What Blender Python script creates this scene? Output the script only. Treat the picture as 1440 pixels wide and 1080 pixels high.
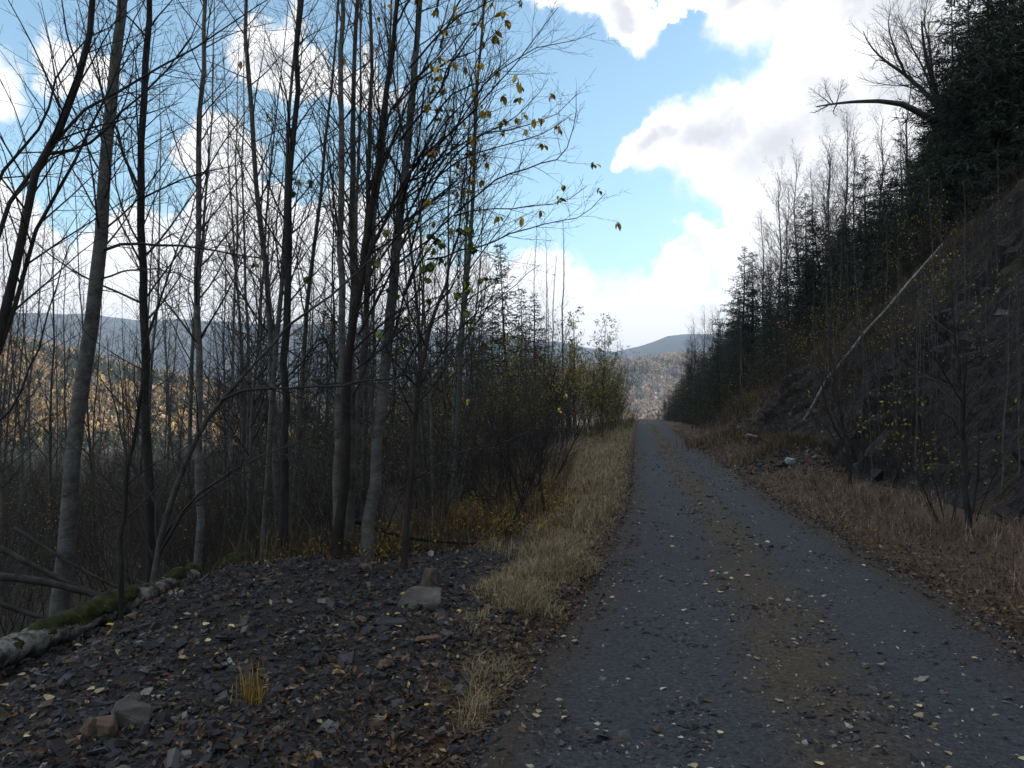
import bpy, math, random
import numpy as np
from mathutils import Vector

rng = np.random.default_rng(11)
random.seed(11)
scene = bpy.context.scene
for o in list(bpy.data.objects):
    bpy.data.objects.remove(o)

# ------------------------------------------------------------------ camera
CAM_H = 1.65
FOC = 1109.0                      # focal length in photo pixels (1440 wide)
PITCH = math.atan(35.0 / FOC)
cam_d = bpy.data.cameras.new('camera')
cam_d.sensor_width = 36.0
cam_d.lens = 36.0 * FOC / 1440.0
cam_d.clip_start = 0.05
cam_d.clip_end = 30000
cam = bpy.data.objects.new('camera', cam_d)
scene.collection.objects.link(cam)
cam.location = (0, 0, CAM_H)
cam.rotation_euler = (math.pi / 2 + PITCH, 0, 0)
scene.camera = cam


def ray(px, py):
    X, Y = (px - 720) / FOC, (540 - py) / FOC
    c, s = math.cos(PITCH), math.sin(PITCH)
    return np.array([X, c - s * Y, s + c * Y])


def at(px, py, d):
    """world point seen at photo pixel (px,py) at forward distance d"""
    r = ray(px, py)
    return np.array([0, 0, CAM_H]) + r * (d / r[1])


# ------------------------------------------------------------------ sun, sky
SUN_EL, SUN_AZ = math.radians(20), math.radians(76)      # azimuth: clockwise from +Y (view direction)
sun_d = bpy.data.lights.new('sun', 'SUN')
sun_d.energy = 5.0
sun_d.angle = math.radians(0.5)
sun_d.color = (1.0, 0.93, 0.82)
sun = bpy.data.objects.new('sun', sun_d)
scene.collection.objects.link(sun)
sdir = Vector((math.sin(SUN_AZ) * math.cos(SUN_EL), math.cos(SUN_AZ) * math.cos(SUN_EL), math.sin(SUN_EL)))
sun.rotation_euler = sdir.to_track_quat('Z', 'Y').to_euler()
sun.location = (60, 20, 60)

world = bpy.data.worlds.new('World')
scene.world = world
world.use_nodes = True
wt = world.node_tree
wn, wl = wt.nodes, wt.links
wn.clear()
SKY_STRENGTH = 0.15


def wmath(op, a, b=None, clamp=False):
    n = wn.new('ShaderNodeMath')
    n.operation = op
    n.use_clamp = clamp
    for i, v in enumerate((a, b)):
        if v is None:
            continue
        if isinstance(v, (int, float)):
            n.inputs[i].default_value = v
        else:
            wl.new(v, n.inputs[i])
    return n.outputs[0]


def build_world():
    out = wn.new('ShaderNodeOutputWorld')
    bg = wn.new('ShaderNodeBackground')
    bg.inputs['Strength'].default_value = SKY_STRENGTH
    wl.new(bg.outputs[0], out.inputs['Surface'])
    sky = wn.new('ShaderNodeTexSky')
    sky.sky_type = 'NISHITA'
    sky.sun_disc = False
    sky.sun_elevation = SUN_EL
    sky.sun_rotation = SUN_AZ
    sky.altitude = 300
    sky.air_density = 1.0
    sky.dust_density = 1.0
    sky.ozone_density = 1.0
    tc = wn.new('ShaderNodeTexCoord')
    d0 = tc.outputs['Generated']
    # billowy warp of the direction
    nz = wn.new('ShaderNodeTexNoise')
    nz.inputs['Scale'].default_value = 7.0
    nz.inputs['Detail'].default_value = 9.0
    nz.inputs['Roughness'].default_value = 0.58
    wl.new(d0, nz.inputs['Vector'])
    sub = wn.new('ShaderNodeVectorMath'); sub.operation = 'SUBTRACT'
    wl.new(nz.outputs['Color'], sub.inputs[0]); sub.inputs[1].default_value = (.5, .5, .5)
    scl = wn.new('ShaderNodeVectorMath'); scl.operation = 'SCALE'
    wl.new(sub.outputs[0], scl.inputs[0]); scl.inputs['Scale'].default_value = 0.19
    add = wn.new('ShaderNodeVectorMath'); add.operation = 'ADD'
    wl.new(d0, add.inputs[0]); wl.new(scl.outputs[0], add.inputs[1])
    sq = wn.new('ShaderNodeVectorMath'); sq.operation = 'MULTIPLY'
    wl.new(add.outputs[0], sq.inputs[0]); sq.inputs[1].default_value = (1, 1, 1.45)
    warped = sq.outputs[0]

    def blobs(lst):
        acc = None
        for (px, py, rad) in lst:
            r = ray(px, py); r = r / np.linalg.norm(r)
            ds = wn.new('ShaderNodeVectorMath'); ds.operation = 'DISTANCE'
            wl.new(warped, ds.inputs[0]); ds.inputs[1].default_value = (r[0], r[1], r[2] * 1.45)
            v = wmath('SUBTRACT', 1.0, wmath('DIVIDE', ds.outputs['Value'], rad / FOC))
            acc = v if acc is None else wmath('MAXIMUM', acc, v)
        return acc
    cl = blobs([(1090, 205, 150), (1000, 195, 105), (940, 190, 60), (1160, 150, 150), (1260, 110, 170), (1380, 100, 220),
                (1060, 285, 60), (1180, 250, 160), (1150, -20, 140), (1280, -40, 200), (1060, -30, 70), (1450, -60, 250), (1340, 260, 260),
                (893, 224, 34), (860, 5, 62), (800, -25, 60),
                (800, 480, 140), (920, 490, 150), (1020, 470, 130), (960, 390, 45), (1010, 345, 50), (700, 480, 160), (765, 400, 60), (560, 480, 180), (400, 470, 180), (240, 480, 180), (80, 470, 190), (-100, 460, 240),
                (100, 60, 62), (30, 340, 90), (200, 330, 90), (390, 70, 78), (320, 215, 62), (480, 90, 60), (520, 330, 80), (-60, 110, 90), (1150, 420, 160)])
    cl = wmath('MULTIPLY', cl, 1.15)
    hole = blobs([(740, 170, 260), (840, 130, 170), (970, 70, 105), (880, 290, 130), (1040, 60, 60), (640, 60, 200), (150, 190, 130), (230, 120, 110), (560, 210, 190), (20, 220, 120), (420, 190, 110), (250, -40, 120), (0, 0, 100)])
    ng = wn.new('ShaderNodeTexNoise')
    ng.inputs['Scale'].default_value = 2.4
    ng.inputs['Detail'].default_value = 8.0
    ng.inputs['Roughness'].default_value = 0.55
    wl.new(sq.outputs[0], ng.inputs['Vector'])
    gen = wmath('MULTIPLY', wmath('SUBTRACT', ng.outputs['Fac'], 0.44), 3.0)
    gen = wmath('SUBTRACT', gen, wmath('MULTIPLY', wmath('MAXIMUM', hole, 0.0), 6.0))
    dens = wmath('MAXIMUM', cl, gen)
    mask = wn.new('ShaderNodeMapRange'); mask.interpolation_type = 'SMOOTHSTEP'
    wl.new(dens, mask.inputs['Value'])
    mask.inputs['From Min'].default_value = -0.02
    mask.inputs['From Max'].default_value = 0.36
    # grey undersides where the cloud is thick
    thick = wn.new('ShaderNodeMapRange'); thick.interpolation_type = 'SMOOTHSTEP'
    n2 = wn.new('ShaderNodeTexNoise')
    n2.inputs['Scale'].default_value = 5.0; n2.inputs['Detail'].default_value = 5.0
    wl.new(d0, n2.inputs['Vector'])
    wl.new(wmath('ADD', dens, wmath('MULTIPLY', wmath('SUBTRACT', n2.outputs['Fac'], 0.5), 0.8)), thick.inputs['Value'])
    thick.inputs['From Min'].default_value = 0.42
    thick.inputs['From Max'].default_value = 1.05
    cmix = wn.new('ShaderNodeMix'); cmix.data_type = 'RGBA'
    sep = wn.new('ShaderNodeSeparateXYZ'); wl.new(d0, sep.inputs[0])
    hi = wn.new('ShaderNodeMapRange'); hi.interpolation_type = 'SMOOTHSTEP'      # far cloud low in the sky is seen as even white
    wl.new(sep.outputs['Z'], hi.inputs['Value']); hi.inputs['From Min'].default_value = .20; hi.inputs['From Max'].default_value = .31
    wl.new(wmath('MULTIPLY', thick.outputs[0], hi.outputs[0]), cmix.inputs['Factor'])
    k = 1.0 / SKY_STRENGTH
    cmix.inputs['A'].default_value = (1.36 * k, 1.34 * k, 1.34 * k, 1)
    cmix.inputs['B'].default_value = (0.84 * k, 0.85 * k, 0.90 * k, 1)
    # the sky colour as a phone renders it: a little stronger
    smul = wn.new('ShaderNodeMix'); smul.data_type = 'RGBA'; smul.blend_type = 'MULTIPLY'
    smul.inputs['Factor'].default_value = 1.0
    wl.new(sky.outputs[0], smul.inputs['A'])
    smul.inputs['B'].default_value = (1.75, 2.02, 1.9, 1)
    fin = wn.new('ShaderNodeMix'); fin.data_type = 'RGBA'
    wl.new(mask.outputs[0], fin.inputs['Factor'])
    wl.new(smul.outputs['Result'], fin.inputs['A'])
    wl.new(cmix.outputs['Result'], fin.inputs['B'])
    wl.new(fin.outputs['Result'], bg.inputs['Color'])


build_world()
vs = scene.view_settings
vs.view_transform = 'Standard'
vs.look = 'None'
vs.exposure = 0.0
vs.gamma = 1.0
vs.use_curve_mapping = False
scene.render.engine = 'CYCLES'
scene.cycles.use_denoising = True
scene.cycles.max_bounces = 5
scene.cycles.diffuse_bounces = 3
scene.cycles.volume_bounces = 0
scene.cycles.transparent_max_bounces = 4


# ------------------------------------------------------------------ helpers: objects
def link(name, mesh, parent=None, loc=None, kind=None):
    o = bpy.data.objects.new(name, mesh)
    scene.collection.objects.link(o)
    if parent is not None:
        o.parent = parent
    if loc is not None:
        o.location = [float(v) for v in loc]
    if kind:
        o['kind'] = kind
    return o


def tag(o, label, cat, group=None):
    o['label'] = label
    o['category'] = cat
    if group:
        o['group'] = group
    return o


def thing(name, label, cat, loc=(0, 0, 0), group=None):
    o = link(name, None, loc=loc)
    return tag(o, label, cat, group)


def dup(root, loc, rotz=0.0, s=1.0, label=None, group=None, rot=None):
    r = root.copy()
    scene.collection.objects.link(r)
    r.location = [float(v) for v in loc]
    r.rotation_euler = rot if rot is not None else (0, 0, rotz)
    r.scale = (s, s, s)
    if label:
        r['label'] = label
    if group:
        r['group'] = group
    for ch in list(root.children):
        c = ch.copy(); scene.collection.objects.link(c); c.parent = r
        for g in list(ch.children):
            d = g.copy(); scene.collection.objects.link(d); d.parent = c
    return r


# ------------------------------------------------------------------ helpers: meshes
def mesh(name, V, F, mat=None, smooth=True, tint=None, attrs=None, matidx=None):
    """V (n,3); F an (m,k) array or a list of such arrays"""
    V = np.asarray(V, dtype=np.float32)
    if isinstance(F, np.ndarray):
        F = [F]
    F = [np.asarray(f, dtype=np.int32) for f in F if len(f)]
    me = bpy.data.meshes.new(name)
    me.vertices.add(len(V))
    me.vertices.foreach_set('co', V.ravel())
    tot = np.concatenate([np.full(len(f), f.shape[1], dtype=np.int32) for f in F])
    idx = np.concatenate([f.ravel() for f in F])
    me.loops.add(len(idx))
    me.loops.foreach_set('vertex_index', idx)
    me.polygons.add(len(tot))
    start = np.concatenate([[0], np.cumsum(tot)[:-1]]).astype(np.int32)
    me.polygons.foreach_set('loop_start', start)
    me.polygons.foreach_set('loop_total', tot)
    me.polygons.foreach_set('use_smooth', np.full(len(tot), bool(smooth)))
    if mat is not None:
        for m in (mat if isinstance(mat, (list, tuple)) else [mat]):
            me.materials.append(m)
    if matidx is not None:
        me.polygons.foreach_set('material_index', np.asarray(matidx, dtype=np.int32))
    me.update(calc_edges=True)
    if tint is not None:
        a = me.attributes.new('tint', 'FLOAT_COLOR', 'POINT')
        c = np.ones((len(V), 4), dtype=np.float32); c[:, :3] = tint
        a.data.foreach_set('color', c.ravel())
    for k, v in (attrs or {}).items():
        a = me.attributes.new(k, 'FLOAT', 'POINT')
        a.data.foreach_set('value', np.asarray(v, dtype=np.float32))
    me.validate()
    return me


def norm(v):
    return v / np.maximum(np.linalg.norm(v, axis=-1, keepdims=True), 1e-9)


def tubes(P, R, n):
    P = np.asarray(P, float); R = np.asarray(R, float)
    N, k, _ = P.shape
    T = np.gradient(P, axis=1)
    T = norm(T)
    D = norm(P[:, -1] - P[:, 0])
    ax = np.argmin(np.abs(D), axis=1)
    ref = np.eye(3)[ax][:, None, :]
    n1 = norm(np.cross(T, np.broadcast_to(ref, T.shape)))
    n2 = np.cross(T, n1)
    a = np.arange(n) * 2 * math.pi / n
    V = P[:, :, None, :] + R[:, :, None, None] * (np.cos(a)[None, None, :, None] * n1[:, :, None, :] + np.sin(a)[None, None, :, None] * n2[:, :, None, :])
    V = V.reshape(-1, 3)
    i = np.arange(N)[:, None, None] * (k * n)
    j = np.arange(k - 1)[None, :, None] * n
    m = np.arange(n)[None, None, :]
    m2 = (m + 1) % n
    f = np.stack([i + j + m, i + j + m2, i + j + n + m2, i + j + n + m], axis=-1).reshape(-1, 4)
    return V, f


def join(parts):
    Vs, Fs, off = [], {}, 0
    for V, F in parts:
        if len(V) == 0:
            continue
        Vs.append(V)
        for f in (F if isinstance(F, list) else [F]):
            Fs.setdefault(f.shape[1], []).append(f + off)
        off += len(V)
    return np.concatenate(Vs), [np.concatenate(v) for v in Fs.values()]


def resample(pts, k):
    pts = np.asarray(pts, float)
    # smooth catmull-rom through the points, then resample by length
    if len(pts) > 2:
        p = np.vstack([2 * pts[0] - pts[1], pts, 2 * pts[-1] - pts[-2]])
        out = []
        for i in range(1, len(p) - 2):
            for t in np.linspace(0, 1, 8, endpoint=False):
                t2, t3 = t * t, t * t * t
                out.append(.5 * ((2 * p[i]) + (-p[i - 1] + p[i + 1]) * t + (2 * p[i - 1] - 5 * p[i] + 4 * p[i + 1] - p[i + 2]) * t2 + (-p[i - 1] + 3 * p[i] - 3 * p[i + 1] + p[i + 2]) * t3))
        out.append(pts[-1]); pts = np.array(out)
    L = np.concatenate([[0], np.cumsum(np.linalg.norm(np.diff(pts, axis=0), axis=1))])
    s = np.linspace(0, L[-1], k)
    return np.stack([np.interp(s, L, pts[:, c]) for c in range(3)], axis=1)


# value noise ----------------------------------------------------------
_perm = np.random.default_rng(5).random((256, 256)).astype(np.float64)


def vnoise(x, y, seed=0):
    x = np.asarray(x, float) + seed * 17.31; y = np.asarray(y, float) + seed * 9.77
    xi, yi = np.floor(x).astype(int), np.floor(y).astype(int)
    fx, fy = x - xi, y - yi
    fx = fx * fx * (3 - 2 * fx); fy = fy * fy * (3 - 2 * fy)
    g = lambda a, b: _perm[a & 255, b & 255]
    return (g(xi, yi) * (1 - fx) + g(xi + 1, yi) * fx) * (1 - fy) + (g(xi, yi + 1) * (1 - fx) + g(xi + 1, yi + 1) * fx) * fy - .5


def fbm(x, y, oct=4, seed=0, gain=.5):
    s, a = 0, 1.0
    for o in range(oct):
        s = s + a * vnoise(x * 2 ** o, y * 2 ** o, seed + o * 3)
        a *= gain
    return s


def sstep(a, b, x):
    t = np.clip((x - a) / (b - a), 0, 1)
    return t * t * (3 - 2 * t)


# ------------------------------------------------------------------ terrain functions
_ry = np.array([-200, -30, 0, 3.6, 5.4, 8.1, 14.6, 24.4, 40.7, 73, 122, 150, 260], float)
_rl = np.array([-30, -4.4, -1.1, -.25, .25, .95, 2.2, 3.75, 6.3, 11.5, 19.5, 23.5, 20], float)
_rr = np.array([-27, -1.2, 2.5, 3.25, 3.55, 3.9, 4.75, 6.35, 8.95, 14.5, 22.7, 26.7, 23], float)
_gy = np.arange(-200, 261, .5)
_k = np.ones(7) / 7
_gl = np.convolve(np.pad(np.interp(_gy, _ry, _rl), 3, mode='edge'), _k, 'valid')
_gr = np.convolve(np.pad(np.interp(_gy, _ry, _rr), 3, mode='edge'), _k, 'valid')


def road_l(y): return np.interp(y, _gy, _gl)
def road_r(y): return np.interp(y, _gy, _gr)


def edge_u(y):      # width of the open verge left of the road, up to the trees
    return np.interp(y, [-20, 0, 5.5, 7.6, 9.5, 13, 20, 28, 40, 60, 100], [4, 3.8, 3.6, 3.2, 1.7, 1.6, 2.0, 2.6, 3.7, 2.9, 2.5])


TOE = 2.7


def cut_h(y):       # height of the cut slope on the right
    return np.interp(y, [-60, 0, 15, 20, 24, 27.5, 31, 36, 44, 55, 80, 140], [11, 12, 11.5, 9.0, 7.4, 5.0, 3.2, 2.2, 1.6, 1.2, 1.0, 1.0])


def h(x, y):
    x = np.asarray(x, float); y = np.asarray(y, float)
    rl, rr = road_l(y), road_r(y)
    u, v = rl - x, x - rr
    z = np.zeros_like(x)
    zr = -0.0022 * np.maximum(y - 122, 0) ** 2
    zr = np.maximum(zr, -20 - .0 * y)
    # left
    e = edge_u(y)
    a = u - e
    left = .04 * sstep(0, .8, u) * 1.0
    left = left + .12 * np.exp(-((x + 2.0) / np.where(x < -2, .75, 1.2)) ** 2 - ((y - 6.9) / 1.3) ** 2) + .06 * np.exp(-((x + 1.9) / .9) ** 2 - ((y - 4.6) / 1.6) ** 2)
    left = left - .24 * sstep(-2.65, -3.3, x) * sstep(9, 7.5, y)
    left = left - .95 * sstep(0, 4.5, a) - .055 * np.maximum(a - 2, 0) - .20 * np.maximum(a - 95, 0) * 1.0
    left = np.maximum(left, -26 + 2 * fbm(x * .01, y * .01, 3, 4))
    left = left + .10 * fbm(x * .7, y * .7, 3, 1) * sstep(.3, 2.5, u)
    # right
    t = v - TOE - .5 * fbm(x * .12, y * .12, 2, 8)
    H = cut_h(y)
    tp = np.maximum(t, 0)
    cut = np.minimum(tp * 1.25, H)
    over = np.maximum(tp - H / 1.25, 0)
    nat = 85 * (1 - np.exp(-over * .64 / 85))
    rough = np.where(t > 0, np.minimum(tp, 1.5) / 1.5, 0)
    led = .75 * fbm(x * .55 + cut * .3, y * .55, 4, 2, .6) + .45 * np.abs(fbm(x * 1.7, y * 1.7, 3, 6))
    right = .10 * sstep(.2, TOE, v) + cut + nat + led * rough * np.where(over > 0, np.exp(-over * .3) * .7 + .5, 1)
    right = right + .09 * fbm(x * .9, y * .9, 3, 3) * sstep(.2, 1.5, v)
    # lip of sod at the top of the cut
    right = right + .45 * np.exp(-((tp - H / 1.25) / .7) ** 2) * sstep(1.5, 3, H)
    # two earth mounds on the right verge
    right = right + .55 * np.exp(-((x - 9.0) / 1.2) ** 2 - ((y - 31.5) / 2.2) ** 2) + .62 * np.exp(-((x - 7.6) / .95) ** 2 - ((y - 21.3) / 1.2) ** 2)
    z = np.where(u > 0, left, np.where(v > 0, right, 0.0)) + zr
    # far land
    r = np.hypot(x, y)
    far = np.full_like(x, -26.0) + 3 * fbm(x * .006, y * .006, 3, 4)
    far = far + 128 * np.exp(-.5 * (((x + 760) / 300) ** 2 + ((y - 720) / 360) ** 2))
    far = far + 82 * np.exp(-.5 * (((x - 330) / 260) ** 2 + ((y - 1250) / 260) ** 2)) + 40 * np.exp(-.5 * (((x - 20) / 330) ** 2 + ((y - 1500) / 240) ** 2))
    az = np.arctan2(x, y)
    rp = np.interp(az, np.radians([-180, -60, -40, -20, -8, 3, 7.5, 9.5, 11.2, 12.6, 14, 17, 40, 180]), [250, 300, 385, 400, 385, 330, 268, 305, 338, 348, 346, 330, 380, 250])
    far = far + (rp + 26 + 16 * fbm(az * 14, az * 0, 4, 7)) * sstep(1900, 3900, r) + 22 * fbm(x * .003, y * .003, 4, 5) * sstep(400, 1200, r)
    w = sstep(190, 330, r) * np.where(x - rr > 0, sstep(230, 330, r), 1)
    z = z * (1 - w) + far * w
    return z


def hz(x, y): return float(h(np.array([x]), np.array([y]))[0])


def ground_at(px, py, dmax=200):
    d = np.linspace(1.5, dmax, 8000)
    r = ray(px, py)
    P = np.array([0, 0, CAM_H])[None] + (r / r[1])[None] * d[:, None]
    below = P[:, 2] < h(P[:, 0], P[:, 1])
    i = int(np.argmax(below)) if below.any() else len(d) - 1
    p = P[i]
    return np.array([p[0], p[1], hz(p[0], p[1])])

# ------------------------------------------------------------------ materials
def material(name, ramp, scale=5, detail=6, stretch=(1, 1, 1), bump=.3, bscale=None, rough=.9, tint=False, rand=0.0, bdist=.02, spec=.25, coord='Object', rough_noise=.55):
    m = bpy.data.materials.new(name)
    m.use_nodes = True
    nt = m.node_tree; N, L = nt.nodes, nt.links
    b = N['Principled BSDF']
    b.inputs['Roughness'].default_value = rough
    b.inputs['Specular IOR Level'].default_value = spec
    tc = N.new('ShaderNodeTexCoord')
    mp = N.new('ShaderNodeMapping'); mp.inputs['Scale'].default_value = stretch
    L.new(tc.outputs[coord], mp.inputs['Vector'])
    nz = N.new('ShaderNodeTexNoise'); nz.inputs['Scale'].default_value = scale; nz.inputs['Detail'].default_value = detail
    nz.inputs['Roughness'].default_value = rough_noise
    L.new(mp.outputs[0], nz.inputs['Vector'])
    cr = N.new('ShaderNodeValToRGB')
    els = cr.color_ramp.elements
    while len(els) < len(ramp):
        els.new(.5)
    for e, (p, c) in zip(els, ramp):
        e.position = p; e.color = (*c, 1)
    L.new(nz.outputs['Fac'], cr.inputs['Fac'])
    col = cr.outputs['Color']
    if tint:
        at_ = N.new('ShaderNodeAttribute'); at_.attribute_name = 'tint'
        mx = N.new('ShaderNodeMix'); mx.data_type = 'RGBA'; mx.blend_type = 'MULTIPLY'; mx.inputs['Factor'].default_value = 1
        L.new(col, mx.inputs['A']); L.new(at_.outputs['Color'], mx.inputs['B'])
        col = mx.outputs['Result']
    if rand:
        oi = N.new('ShaderNodeObjectInfo')
        mr = N.new('ShaderNodeMapRange'); mr.inputs['To Min'].default_value = 1 - rand; mr.inputs['To Max'].default_value = 1 + rand
        L.new(oi.outputs['Random'], mr.inputs['Value'])
        hs = N.new('ShaderNodeHueSaturation')
        L.new(mr.outputs[0], hs.inputs['Value']); L.new(col, hs.inputs['Color'])
        col = hs.outputs['Color']
    L.new(col, b.inputs['Base Color'])
    if bump:
        n2 = N.new('ShaderNodeTexNoise'); n2.inputs['Scale'].default_value = bscale or scale * 2; n2.inputs['Detail'].default_value = 5
        L.new(mp.outputs[0], n2.inputs['Vector'])
        bp = N.new('ShaderNodeBump'); bp.inputs['Strength'].default_value = bump; bp.inputs['Distance'].default_value = bdist
        L.new(n2.outputs['Fac'], bp.inputs['Height']); L.new(bp.outputs[0], b.inputs['Normal'])
    return m


W = (1, 1, 1)
M = {}
g = lambda v: (v, v, v)
M['ground'] = material('ground', [(.25, g(.45)), (.5, g(.95)), (.75, g(1.5))], 9, 9, bump=1.0, bscale=11, tint=True, bdist=.09, rough_noise=.7)
M['hill'] = material('hill', [(.3, g(.55)), (.7, g(1.4))], .05, 8, bump=.6, bscale=.08, tint=True, bdist=5)
M['road'] = material('road', [(.30, g(.35)), (.5, g(.95)), (.70, g(1.8))], 30, 8, bump=1.0, bscale=42, tint=True, bdist=.035, rough_noise=.75)
M['stone'] = material('stone', [(.3, g(.7)), (.7, g(1.3))], 18, 5, bump=.35, bscale=40, tint=True, rough=.8, bdist=.01)
M['shale'] = material('shale', [(.3, (.021, .022, .026)), (.5, (.037, .038, .043)), (.72, (.068, .066, .068))], 9, 7, bump=.5, bscale=22, rand=.45, rough=.8, bdist=.01)
M['brown_stone'] = material('brown_stone', [(.3, (.06, .042, .031)), (.6, (.115, .082, .06)), (.8, (.16, .13, .105))], 9, 7, bump=.5, bscale=22, rough=.85, bdist=.01)
M['grey_stone'] = material('grey_stone', [(.3, (.055, .052, .048)), (.55, (.095, .09, .082)), (.75, (.15, .143, .13))], 8, 8, bump=.5, bscale=25, rough=.85, bdist=.012)
M['pale_stone'] = material('pale_stone', [(.3, (.22, .27, .30)), (.7, (.34, .39, .41))], 8, 8, bump=.5, bscale=25, rough=.85, bdist=.012)
M['bits'] = material('bits', [(.3, g(.75)), (.7, g(1.25))], 60, 3, bump=0, tint=True, rough=.75, spec=.3)
M['blade'] = material('blade', [(.3, g(.85)), (.7, g(1.15))], 3, 3, bump=0, tint=True, rough=.7, spec=.2)
M['leaf'] = material('leaf', [(.3, (.34, .22, .03)), (.6, (.50, .36, .05)), (.8, (.58, .44, .10))], 30, 3, bump=0, rand=.35, rough=.6)
M['green_leaf'] = material('green_leaf', [(.3, (.06, .10, .02)), (.6, (.13, .17, .03)), (.8, (.26, .24, .05))], 4, 3, bump=0, rand=.4, rough=.6)
M['fallen'] = material('fallen', [(.3, (.26, .20, .09)), (.7, (.50, .43, .24))], 30, 3, bump=.2, rand=.45, rough=.6)
M['foliage'] = material('foliage', [(.3, g(.8)), (.7, g(1.25))], 2, 3, bump=0, tint=True, rough=.65)
M['pale_bark'] = material('pale_bark', [(.33, (.03, .028, .026)), (.42, (.070, .069, .064)), (.58, (.12, .118, .11)), (.8, (.175, .17, .16))], 6, 9, (1, 1, 1.7), bump=.7, bscale=24, rough=.8, rand=.25, rough_noise=.74)
M['grey_bark'] = material('grey_bark', [(.3, (.03, .028, .026)), (.5, (.065, .062, .057)), (.75, (.115, .11, .10))], 7, 7, (1, 1, 1.2), bump=.5, bscale=18, rand=.25)
M['dark_bark'] = material('dark_bark', [(.3, (.011, .010, .009)), (.5, (.022, .020, .019)), (.75, (.042, .038, .036))], 12, 7, (1, 1, .35), bump=.8, bscale=26, rand=.2)
M['red_bark'] = material('red_bark', [(.3, (.018, .013, .011)), (.5, (.034, .026, .022)), (.75, (.06, .047, .041))], 12, 6, (1, 1, .4), bump=.5, bscale=26, rand=.2)
M['twig'] = material('twig', [(.3, (.016, .013, .012)), (.7, (.038, .031, .028))], 6, 3, bump=0, rand=.25, rough=.75)
M['twig_pale'] = material('twig_pale', [(.3, (.03, .026, .024)), (.7, (.065, .057, .052))], 6, 3, bump=0, rand=.25, rough=.75)
M['needle'] = material('needle', [(.3, (.009, .016, .009)), (.55, (.017, .027, .014)), (.8, (.028, .040, .019))], 1.3, 4, bump=0, rand=.3, rough=.6)
M['log_bark'] = material('log_bark', [(.40, (.02, .018, .015)), (.47, (.06, .055, .045)), (.54, (.15, .15, .145)), (.8, (.33, .33, .32))], 8, 9, (1, 1, 1), bump=.7, bscale=14, rough_noise=.72)
M['birch'] = material('birch', [(.32, (.04, .036, .032)), (.45, (.22, .21, .20)), (.7, (.42, .41, .39))], 3.2, 8, (1, 1, 1.6), bump=.3, bscale=12, rough_noise=.7)
M['moss'] = material('moss', [(.3, (.008, .009, .003)), (.55, (.026, .029, .006)), (.8, (.075, .072, .014))], 14, 7, bump=.9, bscale=60, bdist=.02)
M['dead_wood'] = material('dead_wood', [(.3, (.05, .045, .04)), (.5, (.11, .10, .09)), (.75, (.2, .185, .165))], 8, 6, (1, 1, .6), bump=.5, bscale=30)


def lab(z, c):
    return z[:, None] * np.array(c)[None]


# ------------------------------------------------------------------ ground, hills
def zone_tint(x, y):
    """albedo of the ground by what lies on it"""
    rl, rr = road_l(y), road_r(y)
    u, v = rl - x, x - rr
    n1 = fbm(x * .6, y * .6, 4, 11); n2 = fbm(x * 2.3, y * 2.3, 3, 12); n3 = fbm(x * .13, y * .13, 3, 13)
    col = np.tile(np.array([.027, .025, .025]), (len(x), 1))        # dark shaly gravel
    def put(w, c):
        nonlocal col
        w = np.clip(w, 0, 1)[:, None]
        col = col * (1 - w) + np.array(c)[None] * w
    e = edge_u(y)
    # left: litter under the trees, grass strip beside the road
    put(sstep(-.3, .8, u - e + .6 * n1) * (u > 0), (.032, .024, .016))
    gw = np.interp(y, [0, 4, 6, 9, 13, 30, 120], [.0, .25, .6, 1.0, 1.6, 3.6, 3.0])
    put(sstep(gw + .25, gw - .15, u + .35 * n2) * sstep(.02, .2, u) * (.75 + .5 * n1) * (y > 3), (.15, .11, .058))
    put(sstep(.5, .05, np.abs(u - .05) + .3 * n2) * .8 * (u > -.2), (.055, .034, .021))
    # right: litter line, brown grass, then shale
    t = v - TOE
    put(sstep(0, .25, v), (.06, .04, .026))
    put(sstep(.5, 1.0, v + .4 * n2) * sstep(3.6, 2.4, v + .6 * n1), (.07, .048, .03))
    H = cut_h(y)
    on = sstep(.2, 1.2, t + .5 * n1)
    put(on, (.030, .027, .026))
    put(on * sstep(.0, .35, n1 + .15 * n3), (.034, .026, .018))
    put(sstep(-1.2, .2, t - H / 1.25) * on, (.04, .029, .018))
    put(np.exp(-((t - H / 1.25) / .8) ** 2) * (H > 2), (.085, .062, .034))
    return col


def polar(r, th, name, mat, parent=None, kind='structure', sink=True, tintf=None):
    R, T = np.meshgrid(r, th, indexing='ij')
    x = (R * np.sin(T)).ravel(); y = (R * np.cos(T)).ravel()
    z = h(x, y)
    if sink:
        rl, rr = road_l(y), road_r(y)
        ins = np.minimum(x - rl, rr - x)
        z = z - .12 * sstep(.12, .45, ins) * (np.hypot(x, y) < 230)
        b = bank_mask(x, y)
        z = z - .14 * sstep(.25, .6, b)
        z = z - .40 * sstep(.3, .8, cut_mask(x, y))
    nr, nt_ = len(r), len(th)
    i = np.arange(nr - 1)[:, None] * nt_; j = np.arange(nt_ - 1)[None]
    a = i + j
    F = np.stack([a, a + 1, a + nt_ + 1, a + nt_], -1).reshape(-1, 4)[:, ::-1]
    t = (tintf or zone_tint)(x, y)
    me = mesh(name, np.stack([x, y, z], 1), F, mat, True, tint=t)
    return link(name, me, parent, kind=kind)


def cut_mask(x, y):
    """1 on the cut slope right of the road, falling to 0 at its rim"""
    t = x - road_r(y) - TOE
    w = cut_h(y) / 1.25
    return np.clip(np.minimum(np.minimum(t + .25, w + .5 - t), np.minimum(y - 7.2, 38 - y)) / .6, 0, 1)


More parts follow.
